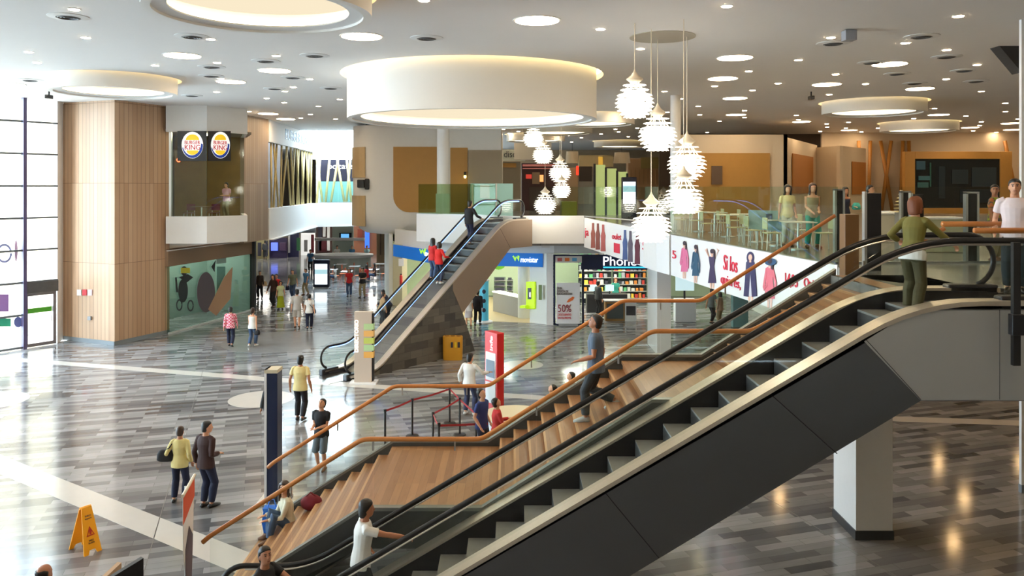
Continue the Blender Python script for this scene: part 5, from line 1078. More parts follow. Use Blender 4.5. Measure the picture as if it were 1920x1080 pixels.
# --- nearer on the left
p,h=hgt(563,788,667); person(p,R(-5),'man in a cream short-sleeved shirt and black trousers walking to the far escalator',h,'m',dict(al=(-.09,.02,.085),ar=(.09,-.1,.1),wl=(-.29,.02,-.53),wr=(.3,-.02,-.53),pz=.905),c_cream,'short',c_black,shoe=sh_b,vox=.012,skin=SKIN2)
p,h=hgt(505,816,715); person(p,R(-20),'person in dark clothes hidden behind the navy totem post',h,'m',walk(.1),c_char,'long',c_black,shoe=sh_b,vox=.016)
p,h=hgt(603,880,748); I=person(p,R(165),'man in a black t-shirt and denim shorts looking at his hands beside the stairs',h,'m',dict(al=(-.1,.02,.085),ar=(.12,-.06,.085),wl=(-.07,.27,-.30),wr=(.09,.27,-.31),head=(R(-5),R(-28)),foot=(0,0)),c_black,'short',cloth('wornjean',96,104,110),'shorts',sh_br,hs='crop',vox=.012,faceparts=True)
p,h=hgt(337,942,800); I=person(p,R(2),'woman in a cream top and black trousers standing with a black shoulder bag',h,'f',dict(al=(-.13,0,.085),ar=(.11,-.02,.085),wl=(-.27,.1,-.42),wr=(.24,.06,-.5)),cloth('butter',224,208,140),'long',c_navy,shoe=sh_b,hair='brown',hs='crop',vox=.012)
bag(I,'s','black shoulder bag under the left arm of the woman in the cream top',c_black,I['hip']+Vector((-.28,-.03,.16)),[I['N']+Vector((-.12,.02,-.03)),I['N']+Vector((-.17,-.12,-.16)),I['hip']+Vector((-.27,-.06,.28))],(.36,.14,.24))
p,h=hgt(386,952,790); person(p,R(-28),'man in a dark brown sweater and navy trousers standing beside the woman in cream',h,'m',dict(al=(-.07,0,.085),ar=(.09,.05,.085),wl=(-.24,-.02,-.54),wr=(.16,.18,-.34),head=(R(-35),0),lean=(0,.0)),c_brown,'long',c_navy,shoe=sh_b,hs='crop',vox=.012)
person((-5.95,10.1,0),R(-15),'bald man whose head shows at the bottom left edge',1.74,'m',dict(head=(0,R(-12))),c_char,'short',c_navy,shoe=sh_b,hs='bald',vox=.014,skin=SKIN2)
# --- kiosk queue
p=F(880,778); person((p.x,p.y,0),R(-25),'man in a loose white shirt and navy trousers touching the red kiosk screen',1.76,'m',dict(al=(-.13,0,.085),ar=(.13,.05,.085),wr=(.42,.36,-.24),wl=(-.3,0,-.5),head=(R(-20),0),lean=(0,.04),er=(.3,-.5,-.8)),c_white,'long',cloth('inkblue',40,48,80),shoe=sh_w,vox=.013)
person((-.72,18.9,0),R(-120),'man in a navy polo shirt behind the red-jacketed woman at the round desk',1.74,'m',dict(head=(0,R(-25)),wl=(-.2,.1,-.5),wr=(.24,.1,-.5)),c_royal,'short',c_navy,shoe=sh_b,hs='crop',vox=.013)
person((-.36,18.55,0),R(-75),'woman in a red jacket reading at the white round desk',1.62,'f',dict(head=(0,R(-25)),wl=(-.1,.34,-.24),wr=(.12,.34,-.24)),c_red,'long',c_black,shoe=sh_b,hs='crop',vox=.013)
person((1.12,19.95,0),R(80),'dark-haired person in a beige top leaning on the round desk behind the handrail',1.6,'f',dict(head=(0,R(-30)),lean=(0,.25),wl=(-.12,.36,-.3),wr=(.12,.36,-.3)),cloth('oat',176,158,132),'long',c_black,shoe=sh_b,hs='crop',vox=.015)
person((1.55,20.9,0),R(90),'person just visible above the handrail right of the round desk',1.68,'m',dict(head=(0,R(-20))),cloth('stone',150,146,136),'long',c_black,shoe=sh_b,hs='crop',vox=.018)
# --- by the phone shops
p,h=hgt(883,612,550); person(p+Vector((-.1,0,0)),R(15),'woman in a white dress-like top walking arm in arm before the cyan totem',1.55,'f',walk(.18),c_white,'short',cloth('palegrey',200,196,196),'skirt',sh_br,hs='bob',vox=.02)
p,h=hgt(891,611,548); person(p+Vector((.1,.2,0)),R(-10),'man in black walking beside the woman in white before the cyan totem',1.68,'m',walk2(.2),c_black,'long',c_black,shoe=sh_b,vox=.02)
person((4.35,40.2,0),R(-60),'man in dark clothes standing inside the phone shop',1.78,'m',dict(),c_char,'long',c_black,shoe=sh_b,vox=.02)
person((5.55,42.6,0),R(180),'shop clerk with pale hair behind the phone shop monitors',1.66,'f',dict(),c_teal,'short',c_black,shoe=sh_b,hair='auburn',hs='bob',vox=.02)
p=F(1334,607); person((p.x,p.y,0),R(-60),'man in a grey shirt at the shop under the long banner',1.72,'m',walk(.12),cloth('dimgrey',110,116,112),'short',c_char,shoe=sh_b,vox=.018)
p=F(1351,612); person((p.x,p.y,0),R(40),'person in a beige coat next to the grey-shirted man under the long banner',1.6,'f',dict(),cloth('camel',176,150,124),'long',c_khaki,shoe=sh_b,hair='brown',hs='bob',vox=.018)
# --- riders of the far escalator
def farstep(s,v,dz=0): q=PF(s,v,0); q.z=(s-s0)*sl+.14+dz; return q
hd_=math.atan2(-da.x,da.y)
person(farstep(7.05,.62),hd_,'man in a black suit near the top of the far escalator',1.8,'m',dict(al=(-.1,.12,.085),ar=(.1,-.1,.085),wr=(.34,.3,-.36),lean=(0,.06)),c_black,'long',c_navy,shoe=sh_b,vox=.016)
person(farstep(5.2,.92),hd_,'woman in a red top and jeans on the far escalator, left of the pair',1.64,'f',dict(),c_red,'short',c_jean,shoe=sh_b,hs='long',vox=.016)
person(farstep(5.05,.42),hd_,'woman in a long-sleeved red top on the far escalator, right of the pair',1.62,'f',dict(wr=(.3,.25,-.3)),cloth('scarlet',206,30,22),'long',c_navy,shoe=sh_w,hs='bob',vox=.016)
# --- riders of the near escalator
def nearz(x): return max(0,(x-X0)*K)
person((-2.10,11.05,.48),R(-72),'man in a white t-shirt holding the near escalator handrail',1.70,'m',dict(al=(-.1,.06,.085),ar=(.1,-.06,.085),wr=(.30,.72,-.20),wl=(-.26,.12,-.5),er=(.5,-.4,-.6),lean=(0,.10),curl=.9),c_white,'short',c_char,shoe=sh_b,hs='short',vox=.01,skin=SKIN2)
person((-3.40,10.72,.0),R(-105),'man in a black t-shirt stepping onto the near escalator at the bottom edge',1.70,'m',dict(al=(-.1,.05,.085),ar=(.1,-.05,.085),wl=(-.25,.56,-.36),wr=(.26,.05,-.5),el=(-.5,-.4,-.6),lean=(0,.14),head=(R(-35),R(-12)),curl=.8),c_black,'short',c_char,shoe=sh_b,hs='crop',vox=.01,faceparts=True,skin=SKIN2)
person((5.62,11.15,4.74),R(-58),'woman in an olive jacket leaning on the handrail at the top of the near escalator',1.66,'f',dict(al=(-.12,.06,.085),ar=(.12,-.12,.085),wr=(.34,.42,-.38),wl=(-.33,.1,-.32),lean=(0,.13),head=(R(-20),R(-6)),er=(.5,-.4,-.5),curl=.9,hem=c_white),c_olive,'long',c_olive2,shoe=sh_br,hair='auburn',hs='bob',vox=.01)
# --- man coming down the oak stairs
x_=1.42; zz=10*RI+ (int((x_-XS[1])/TR)+1)*RI
zst=lambda x: 10*RI+(int((x-XS[1])/TR)+1)*RI
person((1.42,13.4,zst(1.50)-RI*.0-.16),R(78),'man in a slate blue t-shirt and dark jeans walking down the oak stairs',1.80,'m',dict(al=(-.09,.16,.085),ar=(.09,-.30,.33),foot=(-.1,-.5),wl=(-.22,.24,-.38),wr=(.25,-.05,-.54),pz=.90,head=(0,R(-14))),c_tee,'short',c_char,shoe=mat('shoe_grey',(.5,.5,.48),.5),hs='crop',vox=.01,faceparts=True,skin=SKIN2)
# --- girl sitting on the stairs
zs=RI*2; I=person((-4.06,14.5,0.0),R(118),'woman in a cream sweater and jeans sitting on the lower oak steps',1.66,'f',dict(pz=.42,lean=(.02,.16),al=(-.12,.40,.25),ar=(.10,.36,.25),wl=(-.13,.34,-.30),wr=(.13,.34,-.30),head=(R(60),R(-6)),kl=(-.1,.4,1),kr=(.1,.4,1)),cloth('ivory',226,216,190),'long',c_jean,shoe=sh_br,hair='brown',hs='long',vox=.01,faceparts='glasses')
# --- upper floor, right
p,h=hgt(1476,462,347,Z2); person(p,TOW,'woman in a cream top and pale trousers behind the tall glass railing',h,'f',dict(wl=(-.2,.12,-.5)),cloth('vanilla',232,214,160),'short',cloth('linen',206,200,180),shoe=sh_br,hs='long',vox=.014)
p,h=hgt(1523,465,344,Z2); person(p,TOW,'woman with very long hair and teal trousers behind the tall glass railing',h,'f',dict(wl=(-.1,.2,-.4),wr=(.1,.2,-.42),al=(-.14,0,.085),ar=(.14,0,.085)),cloth('khakitop',150,134,100),'none',c_teal,shoe=sh_br,hair='brown',hs='long',vox=.014)
p=F(1584,452,Z2); I=person(p,R(200),'woman in a navy dress carrying a turquoise bag behind the newel post',1.66,'f',dict(wl=(-.2,.2,-.3)),c_navy,'none',c_navy,'skirt',sh_w,hs='long',vox=.014,skin=SKIN2)
bag(I,'h','round turquoise bag held by the woman in the navy dress',cloth('turquoise',80,180,170),I['hip']+Vector((-.3,.16,.2)),None,(.3,.16,.22))
p=F(1629,470,Z2); person(p,R(225),'man in a black t-shirt standing behind the wide black gate panel',1.72,'m',dict(),c_black,'short',c_jean,shoe=sh_b,hs='crop',vox=.014,faceparts=True)
p=F(1864,490,Z2); person((p.x,p.y,Z2),R(215),'woman in a printed yellow blouse behind the glass at right',1.72,'f',dict(head=(R(-60),0)),c_print,'short',c_khaki,shoe=sh_br,hs='crop',vox=.012,faceparts=True,skin=SKIN2)
person((7.97,12.6,Z2),R(150),'man in a white short-sleeved shirt at the right edge, waiting by the escalator',1.80,'m',dict(wl=(-.2,.2,-.42),wr=(.26,.04,-.52),collar=True),cloth('pinkwhite',232,216,216),'short',cloth('darkteal',20,34,38),shoe=sh_b,hs='crop',vox=.01,faceparts=True)
person(U(425,405,37.2)*1+Vector((0,0,-.1)),R(160),'waiter in a pink shirt inside the burger restaurant bay',1.66,'m',dict(wl=(-.1,.24,-.3),wr=(.1,.24,-.3)),cloth('pinkshirt',216,160,180),'short',c_khaki,shoe=sh_b,vox=.018)
# --- around the distant kiosk counter
KC=F(643,505); rk=random.Random(5)
for px,dy,col,lab,hh in ((582,-2,cloth('azure',80,130,170),'visitor in blue at the left end of the oval counter','black'),(632,1.6,c_white,'attendant in white behind the oval counter, left of three','black'),(660,1.5,cloth('azure',80,130,170),'attendant in blue in the middle behind the oval counter','brown'),(688,1.2,cloth('aqua',180,215,220),'attendant in pale aqua at the right behind the oval counter','auburn')):
    d=KC.y+(2.1 if dy>0 else dy); person(((px-960)*d/FP,d,0),R(rk.uniform(150,210)),lab,1.72,'m',dict(wl=(-.14,.25,-.3)),col,'short',c_char,shoe=sh_b,hair=hh,hs='short',vox=.03)
for px,py,col,lab in ((628,506,c_white,'seated visitor in white at the cafe tables left of the woman in red'),(702,501,c_brown,'seated woman with long dark hair at the right cafe table'),(688,508,c_red,'seated visitor in red at the right cafe tables')):
    d=6.0*FP/(py-YH+0); d=54 if px<690 else 55; person(((px-960)*d/FP,d,.0),R(rk.uniform(60,120)),lab,1.66,'f',dict(pz=.47,al=(-.1,.42,.085),ar=(.1,.42,.085),wl=(-.14,.3,-.3),wr=(.14,.3,-.3),kl=(0,.6,1),kr=(0,.6,1)),col,'short',c_jean,shoe=sh_b,hs='long',vox=.025)
for px,py,col,lab in ((484,478,c_black,'passer-by in black far down the left corridor'),(497,481,c_char,'passer-by in charcoal behind the one in black in the left corridor')):
    p=F(px,py+5); person((p.x,p.y,0),R(20),lab,1.7,'m',walk(.15),col,'long',col,shoe=sh_b,vox=.03)
# ================================================================ LOOSE THINGS
# wet floor sign
q=F(160,1031); rt=thing('wet_floor_sign','yellow folding wet-floor sign standing near the pale floor band','wet floor sign',q); RZ=R(57)
Mx=Matrix.Translation(q)@Matrix.Rotation(RZ,4,'Z')
for sg,nm in ((1,'front_panel'),(-1,'rear_panel')):
    mb=MB(); h=.78
    def pt(x,z,o=0): return Mx@Vector((x,-sg*(.02+.22*(1-z/h))-sg*o,z))
    mb.add([],[])
    poly=[(-.16,0),(-.08,0),(-.05,.07),(.05,.07),(.08,0),(.16,0),(.09,h),(-.09,h)]
    A=[pt(x,z) for x,z in poly]; B=[pt(x,z,.018) for x,z in poly]; mb.loft([A,B]); o=mb.build(nm,M_yellow,rt)
    tri=[(0,.46),(.075,.30),(-.075,.30)]; mb=MB(); out=[pt(x,z,.022) for x,z in tri]; c=sum(out,Vector())/3; inn=[c+(v-c)*.72 for v in out]
    for i in range(3): j=(i+1)%3; mb.prism([out[i],out[j],inn[j],inn[i]],Mx.to_3x3()@Vector((0,-sg*.004,0)))
    mb.prism([pt(x,z,.022) for x,z in ((-.012,.32),(.012,.32),(.03,.38),(.0,.42),(-.02,.38))],Mx.to_3x3()@Vector((0,-sg*.004,0)))
    mb.build('warning_triangle',mat('warning_red',srgb(190,50,20),.5),o)
    X_=Mx.to_3x3()@Vector((sg,0,0)); Zd=(pt(0,.7)-pt(0,.3)).normalized()
    for bt,z,w,hh in (('SUELO',.62,.11,.03),('MOJADO',.57,.12,.03),('WET',.21,.09,.028),('FLOOR',.17,.11,.028)):
        text(bt,'lettering',M_ink,pt(-w/2*sg,z,.022),X_,Zd,w,hh,o,.004)
MB().tube([Mx@Vector((-.1,0,.77)),Mx@Vector((.1,0,.77))],.02,8).build('hinge',M_yellow,rt)
# flag-like banner stand
q=Vector((-4.86,11.95,0)); rt=thing('banner_stand','slim roll-up banner stand seen edge-on, white with an orange top','banner stand',q)
Mx=Matrix.Translation(q)@Matrix.Rotation(R(101),4,'Z'); L=lambda x,y,z: Mx@Vector((x,y,z))
hb=2.05
MB().prism([L(-.12,0,.5),L(.1,0,.5),L(.3,0,1.0),L(.4,0,hb),L(-.4,0,hb),L(-.36,0,1.2)],Mx.to_3x3()@Vector((0,.01,0))).build('banner_sheet',M_paper,rt)
MB().prism([L(-.4,-.006,hb-.42),L(.4,-.006,hb-.3),L(.4,-.006,hb),L(-.4,-.006,hb)],Mx.to_3x3()@Vector((0,.004,0))).build('orange_print',mat('orange_red_print',srgb(214,84,40),.6),rt)
MB().prism([L(-.25,-.006,.7),L(.2,-.006,.6),L(.28,-.006,1.2),L(.0,-.006,1.45),L(-.25,-.006,1.2)],Mx.to_3x3()@Vector((0,.004,0))).build('dark_print',mat('grey_violet_print',srgb(80,72,84),.6),rt)
MB().tube([L(-.43,0,hb+.01),L(.43,0,hb+.01)],.025,8).build('top_bar',mat('cream_bar',(.7,.64,.5),.4),rt)
MB().tube([L(0,.05,0),L(0,.05,hb)],.015,8).build('pole',M_alu,rt); MB().bx(-.43,.43,-.12,.12,0,.06).build('base',M_alu,rt,raw=True).matrix_local=Matrix.Rotation(R(101),4,'Z')
# two slanted boards at the bottom edge
for a_,b_,zt,m,lab in (((-5.46,10.7),(-5.38,10.95),(1.30,1.37),mat('pale_board',srgb(196,160,124),.5),'pale wooden board end at the bottom edge, left of the dark one'),((-5.22,10.38),(-4.97,10.72),(1.45,1.54),M_black,'black slanted board at the bottom edge')):
    d=Vector((b_[0]-a_[0],b_[1]-a_[1],0)); n=Vector((-d.y,d.x,0)).normalized()*.07
    o=MB().prism([Vector((a_[0],a_[1],0)),Vector((b_[0],b_[1],0)),Vector((b_[0],b_[1],zt[1])),Vector((a_[0],a_[1],zt[0]))],n).build('display_board',m); tag(o,lab,'display board')
# navy totem
q=F(510,946); rt=thing('totem_post','tall navy totem post with a white edge at the foot of the oak stairs','totem post',q); zt=ZC-(700-YH)*q.y/FP
w=10*q.y/FP; MB().bx(q.x-w,q.x+w,q.y,q.y+.35,.05,zt).build('post_body',M_navy,rt,bevel=.008); MB().bx(q.x-w-.05,q.x-w,q.y-.005,q.y+.36,.05,zt+.07).build('white_edge',M_paper,rt); MB().bx(q.x-w-.05,q.x+w,q.y-.01,q.y+.37,zt,zt+.07).build('top_cap',mat('beige_cap',srgb(206,196,170),.4),rt); MB().bx(q.x-w-.2,q.x+w+.2,q.y-.12,q.y+.47,0,.05).build('base',M_alu,rt,bevel=.01)
# directory totem by the far escalator
q=F(681,720); rt=thing('directory_totem','pale directory totem with coloured stripes at the foot of the far escalator','directory totem',q); zt=ZC-(585-YH)*q.y/FP; k=q.y/FP
MB().bx(q.x-17*k,q.x+16*k,q.y,q.y+.25,.06,zt).build('panel_body',mat('directory_face',srgb(206,190,174),.45),rt,bevel=.01); MB().bx(q.x+16*k,q.x+19*k,q.y+.02,q.y+.24,.1,zt-.06).build('black_side',M_black,rt); MB().bx(q.x-.45,q.x+.45,q.y-.15,q.y+.4,0,.06).build('base',M_paper,rt,bevel=.01)
for i,c in enumerate((srgb(190,220,160),srgb(244,190,110),srgb(206,220,110),srgb(190,226,170),srgb(244,186,96))):
    z=zt-(22+i*13.2)*k; MB().bx(q.x+1*k,q.x+19.5*k,q.y-.012,q.y+.20,z-11*k,z).build('colour_stripe',mat('stripe_%d'%i,c,.5),rt)
for i,b_ in enumerate(('P-1','P0','P1','P2','P3')): pass
text('DIRECTORIO','lettering',M_whitelit,(q.x-9*k,q.y-.004,zt-75*k),(0,0,1),(-1,0,0),60*k,7*k,rt,.006)
# red kiosk
q=F(927,770); k=q.y/FP; zt=ZC-(622-YH)*k; rt=thing('information_kiosk','red touch-screen kiosk used by the man in the loose white shirt','kiosk',q); Mx=Matrix.Translation(q)@Matrix.Rotation(R(-52),4,'Z')
def kb(x0,x1,y0,y1,z0,z1,n,m,bev=0):
    mb=MB().bx(x0,x1,y0,y1,z0,z1); mb.v=[Mx@v for v in mb.v]; return mb.build(n,m,rt,bevel=bev)
kb(-.3,.3,-.13,.13,.05,zt,'kiosk_body',M_red,.015); kb(-.24,.24,-.145,-.13,.9,1.72,'white_fascia',M_paper); kb(-.2,.2,-.155,-.145,1.0,1.5,'touch_screen',mat('kiosk_screen',(.03,.05,.07),.1,emit=.15,ecol=(.3,.4,.5)),.0); kb(-.24,.24,-.15,-.13,.25,.85,'white_lower_panel',M_paper); kb(-.36,.36,-.2,.2,0,.05,'base',M_dark,.01)
text('info','lettering',M_whitelit,Mx@Vector((.10,-.14,zt-.52)),(0,0,1),Mx.to_3x3()@Vector((-1,0,0)),.42,.12,rt,.01)
# recycling bin
q=F(849,674); rt=thing('recycling_bin','ochre oval recycling bin with three openings beside the stone wedge','bin',q); k=q.y/FP; hb=44*k; mb=MB(); rings=[]
for z,f in ((0,.94),(.05,.97),(hb-.03,1),(hb,.97)): rings.append([q+Vector((.38*f*math.copysign(abs(math.cos(t))**.6,math.cos(t)),.2*f*math.copysign(abs(math.sin(t))**.6,math.sin(t)),z)) for t in [2*PI*j/28 for j in range(28)]])
mb.loft(rings); mb.build('bin_body',M_ochrebin,rt,smooth=True,auto=True)
for x in (-.22,0,.22): MB().solid([(.085,hb),(.085,hb+.02)],(q.x+x,q.y,0),16).build('opening',mat('bin_opening',srgb(150,105,30),.5),rt)
for x,c in ((-.02,M_ink),(.12,mat('bin_sticker_yellow',srgb(230,200,40),.5)),(.24,M_ink)): MB().bx(q.x+x-.04,q.x+x+.04,q.y-.215,q.y-.195,hb*.55,hb*.78).build('sticker',c,rt)
# queue posts and belts
M_belt=mat('red_belt',srgb(176,34,44),.6)
pf=None; PP={}
for key,px,pyb,lab in (('a',722,842,'queue post at the left end behind the lower handrail'),('b',773,818,'queue post with a visible base, second from the left'),('c',843,794,'rear queue post nearest the man in the white shirt'),('d',812,848,'front queue post beside the short belt, third from the left'),('e',862,816,'queue post in the middle of the pen, behind the short belt'),('f',823,872,'low-showing queue post at the front corner'),('g',893,850,'queue post next to the man in the navy polo')):
    q=F(px,pyb)
    if pf is None:
        rt=thing('queue_post',lab,'queue post',q,group='black queue posts'); MB().solid([(.17,0),(.17,.02),(.15,.035),(.03,.05)],q,24).build('base',M_black,rt); MB().solid([(.028,.04),(.028,.98)],q,12).build('post',M_black,rt,smooth=True,auto=True); MB().solid([(.038,.93),(.038,1.0)],q,12).build('belt_head',M_black,rt); pf=family(rt)
    else: dup(pf,q,label=lab)
    PP[key]=q
for a,b,za,zb_,lab in (('a','b',.95,.95,'red belt between the two left queue posts'),('b','c',.95,.95,'red belt rising from the second post to the rear post'),('c','g',.95,.95,'red belt from the rear post to the post by the navy polo'),('d','e',.95,.95,'short red belt between the front and middle posts'),('d','f',.93,.9,'red belt dropping from the front post to the corner post')):
    A=PP[a]; B=PP[b]; d=(B-A); n=Vector((-d.y,d.x,0)).normalized()*.004
    mb=MB(); m_=(A+B)/2
    pts=[(A,za),(A.lerp(B,.5),(za+zb_)/2-.02),(B,zb_)]
    for i in range(2):
        (p0,z0),(p1,z1)=pts[i],pts[i+1]; mb.prism([Vector((p0.x,p0.y,z0-.025)),Vector((p1.x,p1.y,z1-.025)),Vector((p1.x,p1.y,z1+.025)),Vector((p0.x,p0.y,z0+.025))],n)
    o=mb.build('queue_belt',M_belt); tag(o,lab,'queue belt','red queue belts')
A=PP['f']; B=F(915,868); o=MB().prism([Vector((A.x,A.y,.9)),Vector((B.x,B.y,.9)),Vector((B.x,B.y,.95)),Vector((A.x,A.y,.95))],(0,.005,0)).build('queue_belt',M_belt); tag(o,'long red belt running right from the corner queue post','queue belt','red queue belts')
# round information desk
q=Vector((.08,20.1,0)); rt=thing('round_desk','white round information desk beside the red kiosk, half behind the stair rail','desk',q); MB().solid([(.68,.0),(.72,.05),(.72,.72),(.85,.74),(.85,.79)],q,48).build('desk_body',M_paper,rt,smooth=True,auto=True); MB().solid([(.83,.79),(.83,.80)],q,48).build('desk_top',mat('cream_top',srgb(224,212,180),.35),rt)
o=MB().bx(-.35,-.05,18.95,19.2,.0,.8).build('white_bin',M_paper); bpy.data.objects.remove(o)
# bag things of the seated girl
rt=thing('shopping_bag','bright blue shopping bag at the feet of the seated woman','bag',(-4.44,14.72,RI*1.0)); mb=MB(); mb.loft([[Vector((-4.44,14.72,RI))+Vector((sx*f*.16,sy*f*.10,z)) for sx,sy in ((-1,-1),(1,-1),(1,1),(-1,1))] for z,f in ((.0,.85),(.2,1.05),(.40,.9),(.46,1.0))]); mb.build('bag_body',mat('blue_bag',srgb(30,110,214),.4),rt,bevel=.01); MB().tube([(-4.52,14.7,RI+.45),(-4.48,14.7,RI+.6),(-4.40,14.7,RI+.6),(-4.36,14.7,RI+.45)],.01,6).build('bag_handle',mat('blue_bag',(0,0,1)),rt)
rt=thing('shoulder_bag','dark red bag lying on the step behind the seated woman','bag',(-3.66,14.5,RI*4)); MB().ell((-3.66,14.5,RI*4+.14),.2,.16,.14,14,10).build('bag_body',cloth('wine',120,24,40),rt,smooth=True); MB().tube([(-3.81,14.5,RI*4+.2),(-3.66,14.45,RI*4+.34),(-3.51,14.5,RI*4+.2)],.015,6).build('strap',cloth('wine',0,0,0),rt)
# screen totem in the corridor
q=F(602,541); k=q.y/FP; rt=thing('screen_totem','black advertising totem with a lit white screen standing in the corridor','screen totem',q); zt=54*k
MB().bx(q.x-15*k,q.x+15*k,q.y,q.y+.35,.08,zt).build('totem_body',mat('blue_black',(.01,.012,.03),.25),rt,bevel=.03); MB().bx(q.x-11.5*k,q.x+11.5*k,q.y-.02,q.y,8*k,46*k).build('screen',emis('totem_screen',(.85,.95,1),1.6),rt); MB().bx(q.x-11.5*k,q.x+11.5*k,q.y-.03,q.y-.02,27*k,36*k).build('screen_picture',emis('totem_picture',(.35,.55,.6),.7),rt); MB().bx(q.x-13*k,q.x+13*k,q.y-.1,q.y+.45,0,.08).build('base',M_alu,rt)
q=U(1180,400,40); k=40/FP; rt=thing('screen_totem','black screen totem on the upper floor behind the pendants','screen totem',(q.x,40,Z2)); MB().bx(q.x-14*k,q.x+14*k,40,40.3,Z2,U(0,332,40).z).build('totem_body',mat('blue_black',(0,0,0)),rt,bevel=.03); MB().bx(q.x-11.5*k,q.x+11.5*k,39.97,40,U(0,382,40).z,U(0,341,40).z).build('screen',emis('totem_screen',(1,1,1),1),rt); MB().bx(q.x-11.5*k,q.x+11.5*k,39.96,39.97,U(0,360,40).z,U(0,348,40).z).build('screen_picture',emis('totem_picture',(1,1,1),1),rt)
# oval counter of the distant kiosk, with canopy and screen
rt=thing('oval_counter','white oval service counter far down the corridor','counter',KC); mb=MB()
def ov(z,rx,ry,n=40): return [Vector((KC.x+rx*math.cos(2*PI*j/n),KC.y+ry*math.sin(2*PI*j/n),z)) for j in range(n)]
MB().loft([ov(0,2.2,1.5),ov(1.0,2.2,1.5)]).build('counter_body',mat('counter_beige',srgb(190,196,184),.5),rt); MB().loft([ov(1.0,2.35,1.65),ov(1.2,2.4,1.7)]).build('counter_top',M_white,rt)
rt=thing('kiosk_sign_wall','grey sign wall with a picture screen above the oval counter','sign wall',(KC.x+.2,KC.y+2.5,0)); a_=U(623,424,66); b_=U(662,448,66); MB().bx(a_.x,b_.x,66,66.3,0,a_.z).build('panel',mat('sage_panel',srgb(176,186,170),.5),rt); c_=U(636,437,65.9); d_=U(659,451,65.9); MB().bx(c_.x,d_.x,65.9,66,d_.z,c_.z).build('screen_frame',M_black,rt); MB().bx(c_.x+.15,d_.x-.2,65.88,65.9,d_.z+.08,c_.z-.06).build('screen_picture',mat('kiosk_picture',srgb(90,150,200),.3,emit=.8),rt)
MB().bx(U(591,0,65.6).x,U(684,0,65.6).x,65.4,65.8,U(0,451,65.6).z,U(0,446,65.6).z).build('canopy_bar',M_white,rt)
q=U(575,430,58); rt=thing('hanging_sign','white hanging sign with fine grey lettering over the corridor','sign',q); MB().bx(U(562,0,58).x,U(592,0,58).x,58,58.1,U(0,437,58).z,U(0,424,58).z).build('sign_panel',M_paper,rt); text('Informacion','lettering',M_ink,(U(571,0,58).x,57.99,U(0,434.5,58).z),(1,0,0),(0,0,1),.75,.1,rt)
# cafe tables and chairs by the counter
M_or=mat('orange_chair',srgb(220,120,80),.5)
def chair_proto(m,name,lab,group,loc):
    rt=thing(name,lab,'chair',loc,group=group); x,y,z=loc
    MB().bx(x-.2,x+.2,y-.2,y+.2,z+.43,z+.46).build('seat',m,rt,bevel=.01); MB().bx(x-.2,x+.2,y+.17,y+.2,z+.55,z+.85).build('backrest',m,rt,bevel=.01)
    for sx in(-1,1):
        for sy in(-1,1): MB().tube([(x+sx*.17,y+sy*.17,z+.43),(x+sx*.2,y+sy*.2,z)],.014,6).build('leg',m if m is M_or else M_alu,rt)
        MB().tube([(x+sx*.17,y+.18,z+.43),(x+sx*.17,y+.185,z+.7)],.012,6).build('back_post',m if m is M_or else M_alu,rt)
    return rt
def table_proto(name,lab,group,loc,m=None):
    rt=thing(name,lab,'table',loc,group=group); x,y,z=loc
    MB().bx(x-.38,x+.38,y-.38,y+.38,z+.72,z+.75).build('table_top',m or M_paper,rt,bevel=.01); MB().tube([(x,y,z+.03),(x,y,z+.72)],.035,10).build('pedestal',M_alu,rt); MB().solid([(.24,0),(.24,.02),(.05,.04)],(x,y,z),20).build('base',M_alu,rt); return rt
tf=cf=None
TPOS=[(622,523,'left of the woman in red, front'),(640,512,'just below the oval counter, left'),(665,516,'behind the woman in red'),(700,523,'right of the man in black'),(650,527,'between totem and woman in red'),(712,511,'at the far right')]
for i,(px,py,w) in enumerate(TPOS):
    p=F(px,py+2)
    if tf is None: tf=family(table_proto('cafe_table',f'small white cafe table {w}','cafe tables by the oval counter',p))
    else: dup(tf,p,label=f'small white cafe table {w}')
    for j,(dx,dy,rz,sd) in enumerate(((-.75,0,LT,'left'),(.75,.1,RT,'right'))):
        q=p+Vector((dx,dy,0)); lab=f'orange cafe chair on the {sd} of the table {w}'
        if cf is None: cf=family(chair_proto(M_or,'cafe_chair',lab,'orange cafe chairs',q))
        else: dup(cf,q,rz,label=lab)
# restaurant bay furniture
zb=4.9
for px,lab,d in ((355,'left red chair in the burger restaurant bay',36.4),(402,'right red chair in the burger restaurant bay',36.6)):
    p=U(px,400,d); chair_proto(mat('dark_red_chair',srgb(110,24,40),.4),'restaurant_chair',lab,'red chairs in the bay',(p.x,p.y,zb))
p=U(378,400,36.3); table_proto('restaurant_table','small round-legged table between the red chairs in the bay',None,(p.x,p.y,zb),mat('bay_table',srgb(120,90,60),.4))
p=U(335,300,37.6); o=MB().solid([(.05,-.1),(.11,0),(.05,.1)],p,12).build('red_lamp',emis('red_lamp',(1,.08,.03),4)); tag(o,'tiny glowing red lamp inside the burger restaurant bay','lamp')
MB_=MB().tube([p+Vector((0,0,.1)),(p.x,p.y,9.0)],.008,5).build('lamp_cord',M_black,o,raw=False)
o=MB().bx(-14.6,-13.8,36.2,36.6,8.9,8.97).build('bay_ceiling_light',emis('bay_tube',(1,.8,.5),14)); tag(o,'warm ceiling light panel inside the burger restaurant bay','ceiling light')
for i,y in enumerate((36.5,38.6,40.7)):  # lamps added to brighten the interior seen through the glass
    x=-15.24+.217*(y-35.2)-1.2; o=MB().bx(x-.5,x+.5,y-.12,y+.12,3.6,3.66).build('shop_ceiling_light',emis('shop_tube',(1,1,1),1)); tag(o,'added strip light brightening the shop behind the teal glass','shop light','added strip lights behind the teal glass')
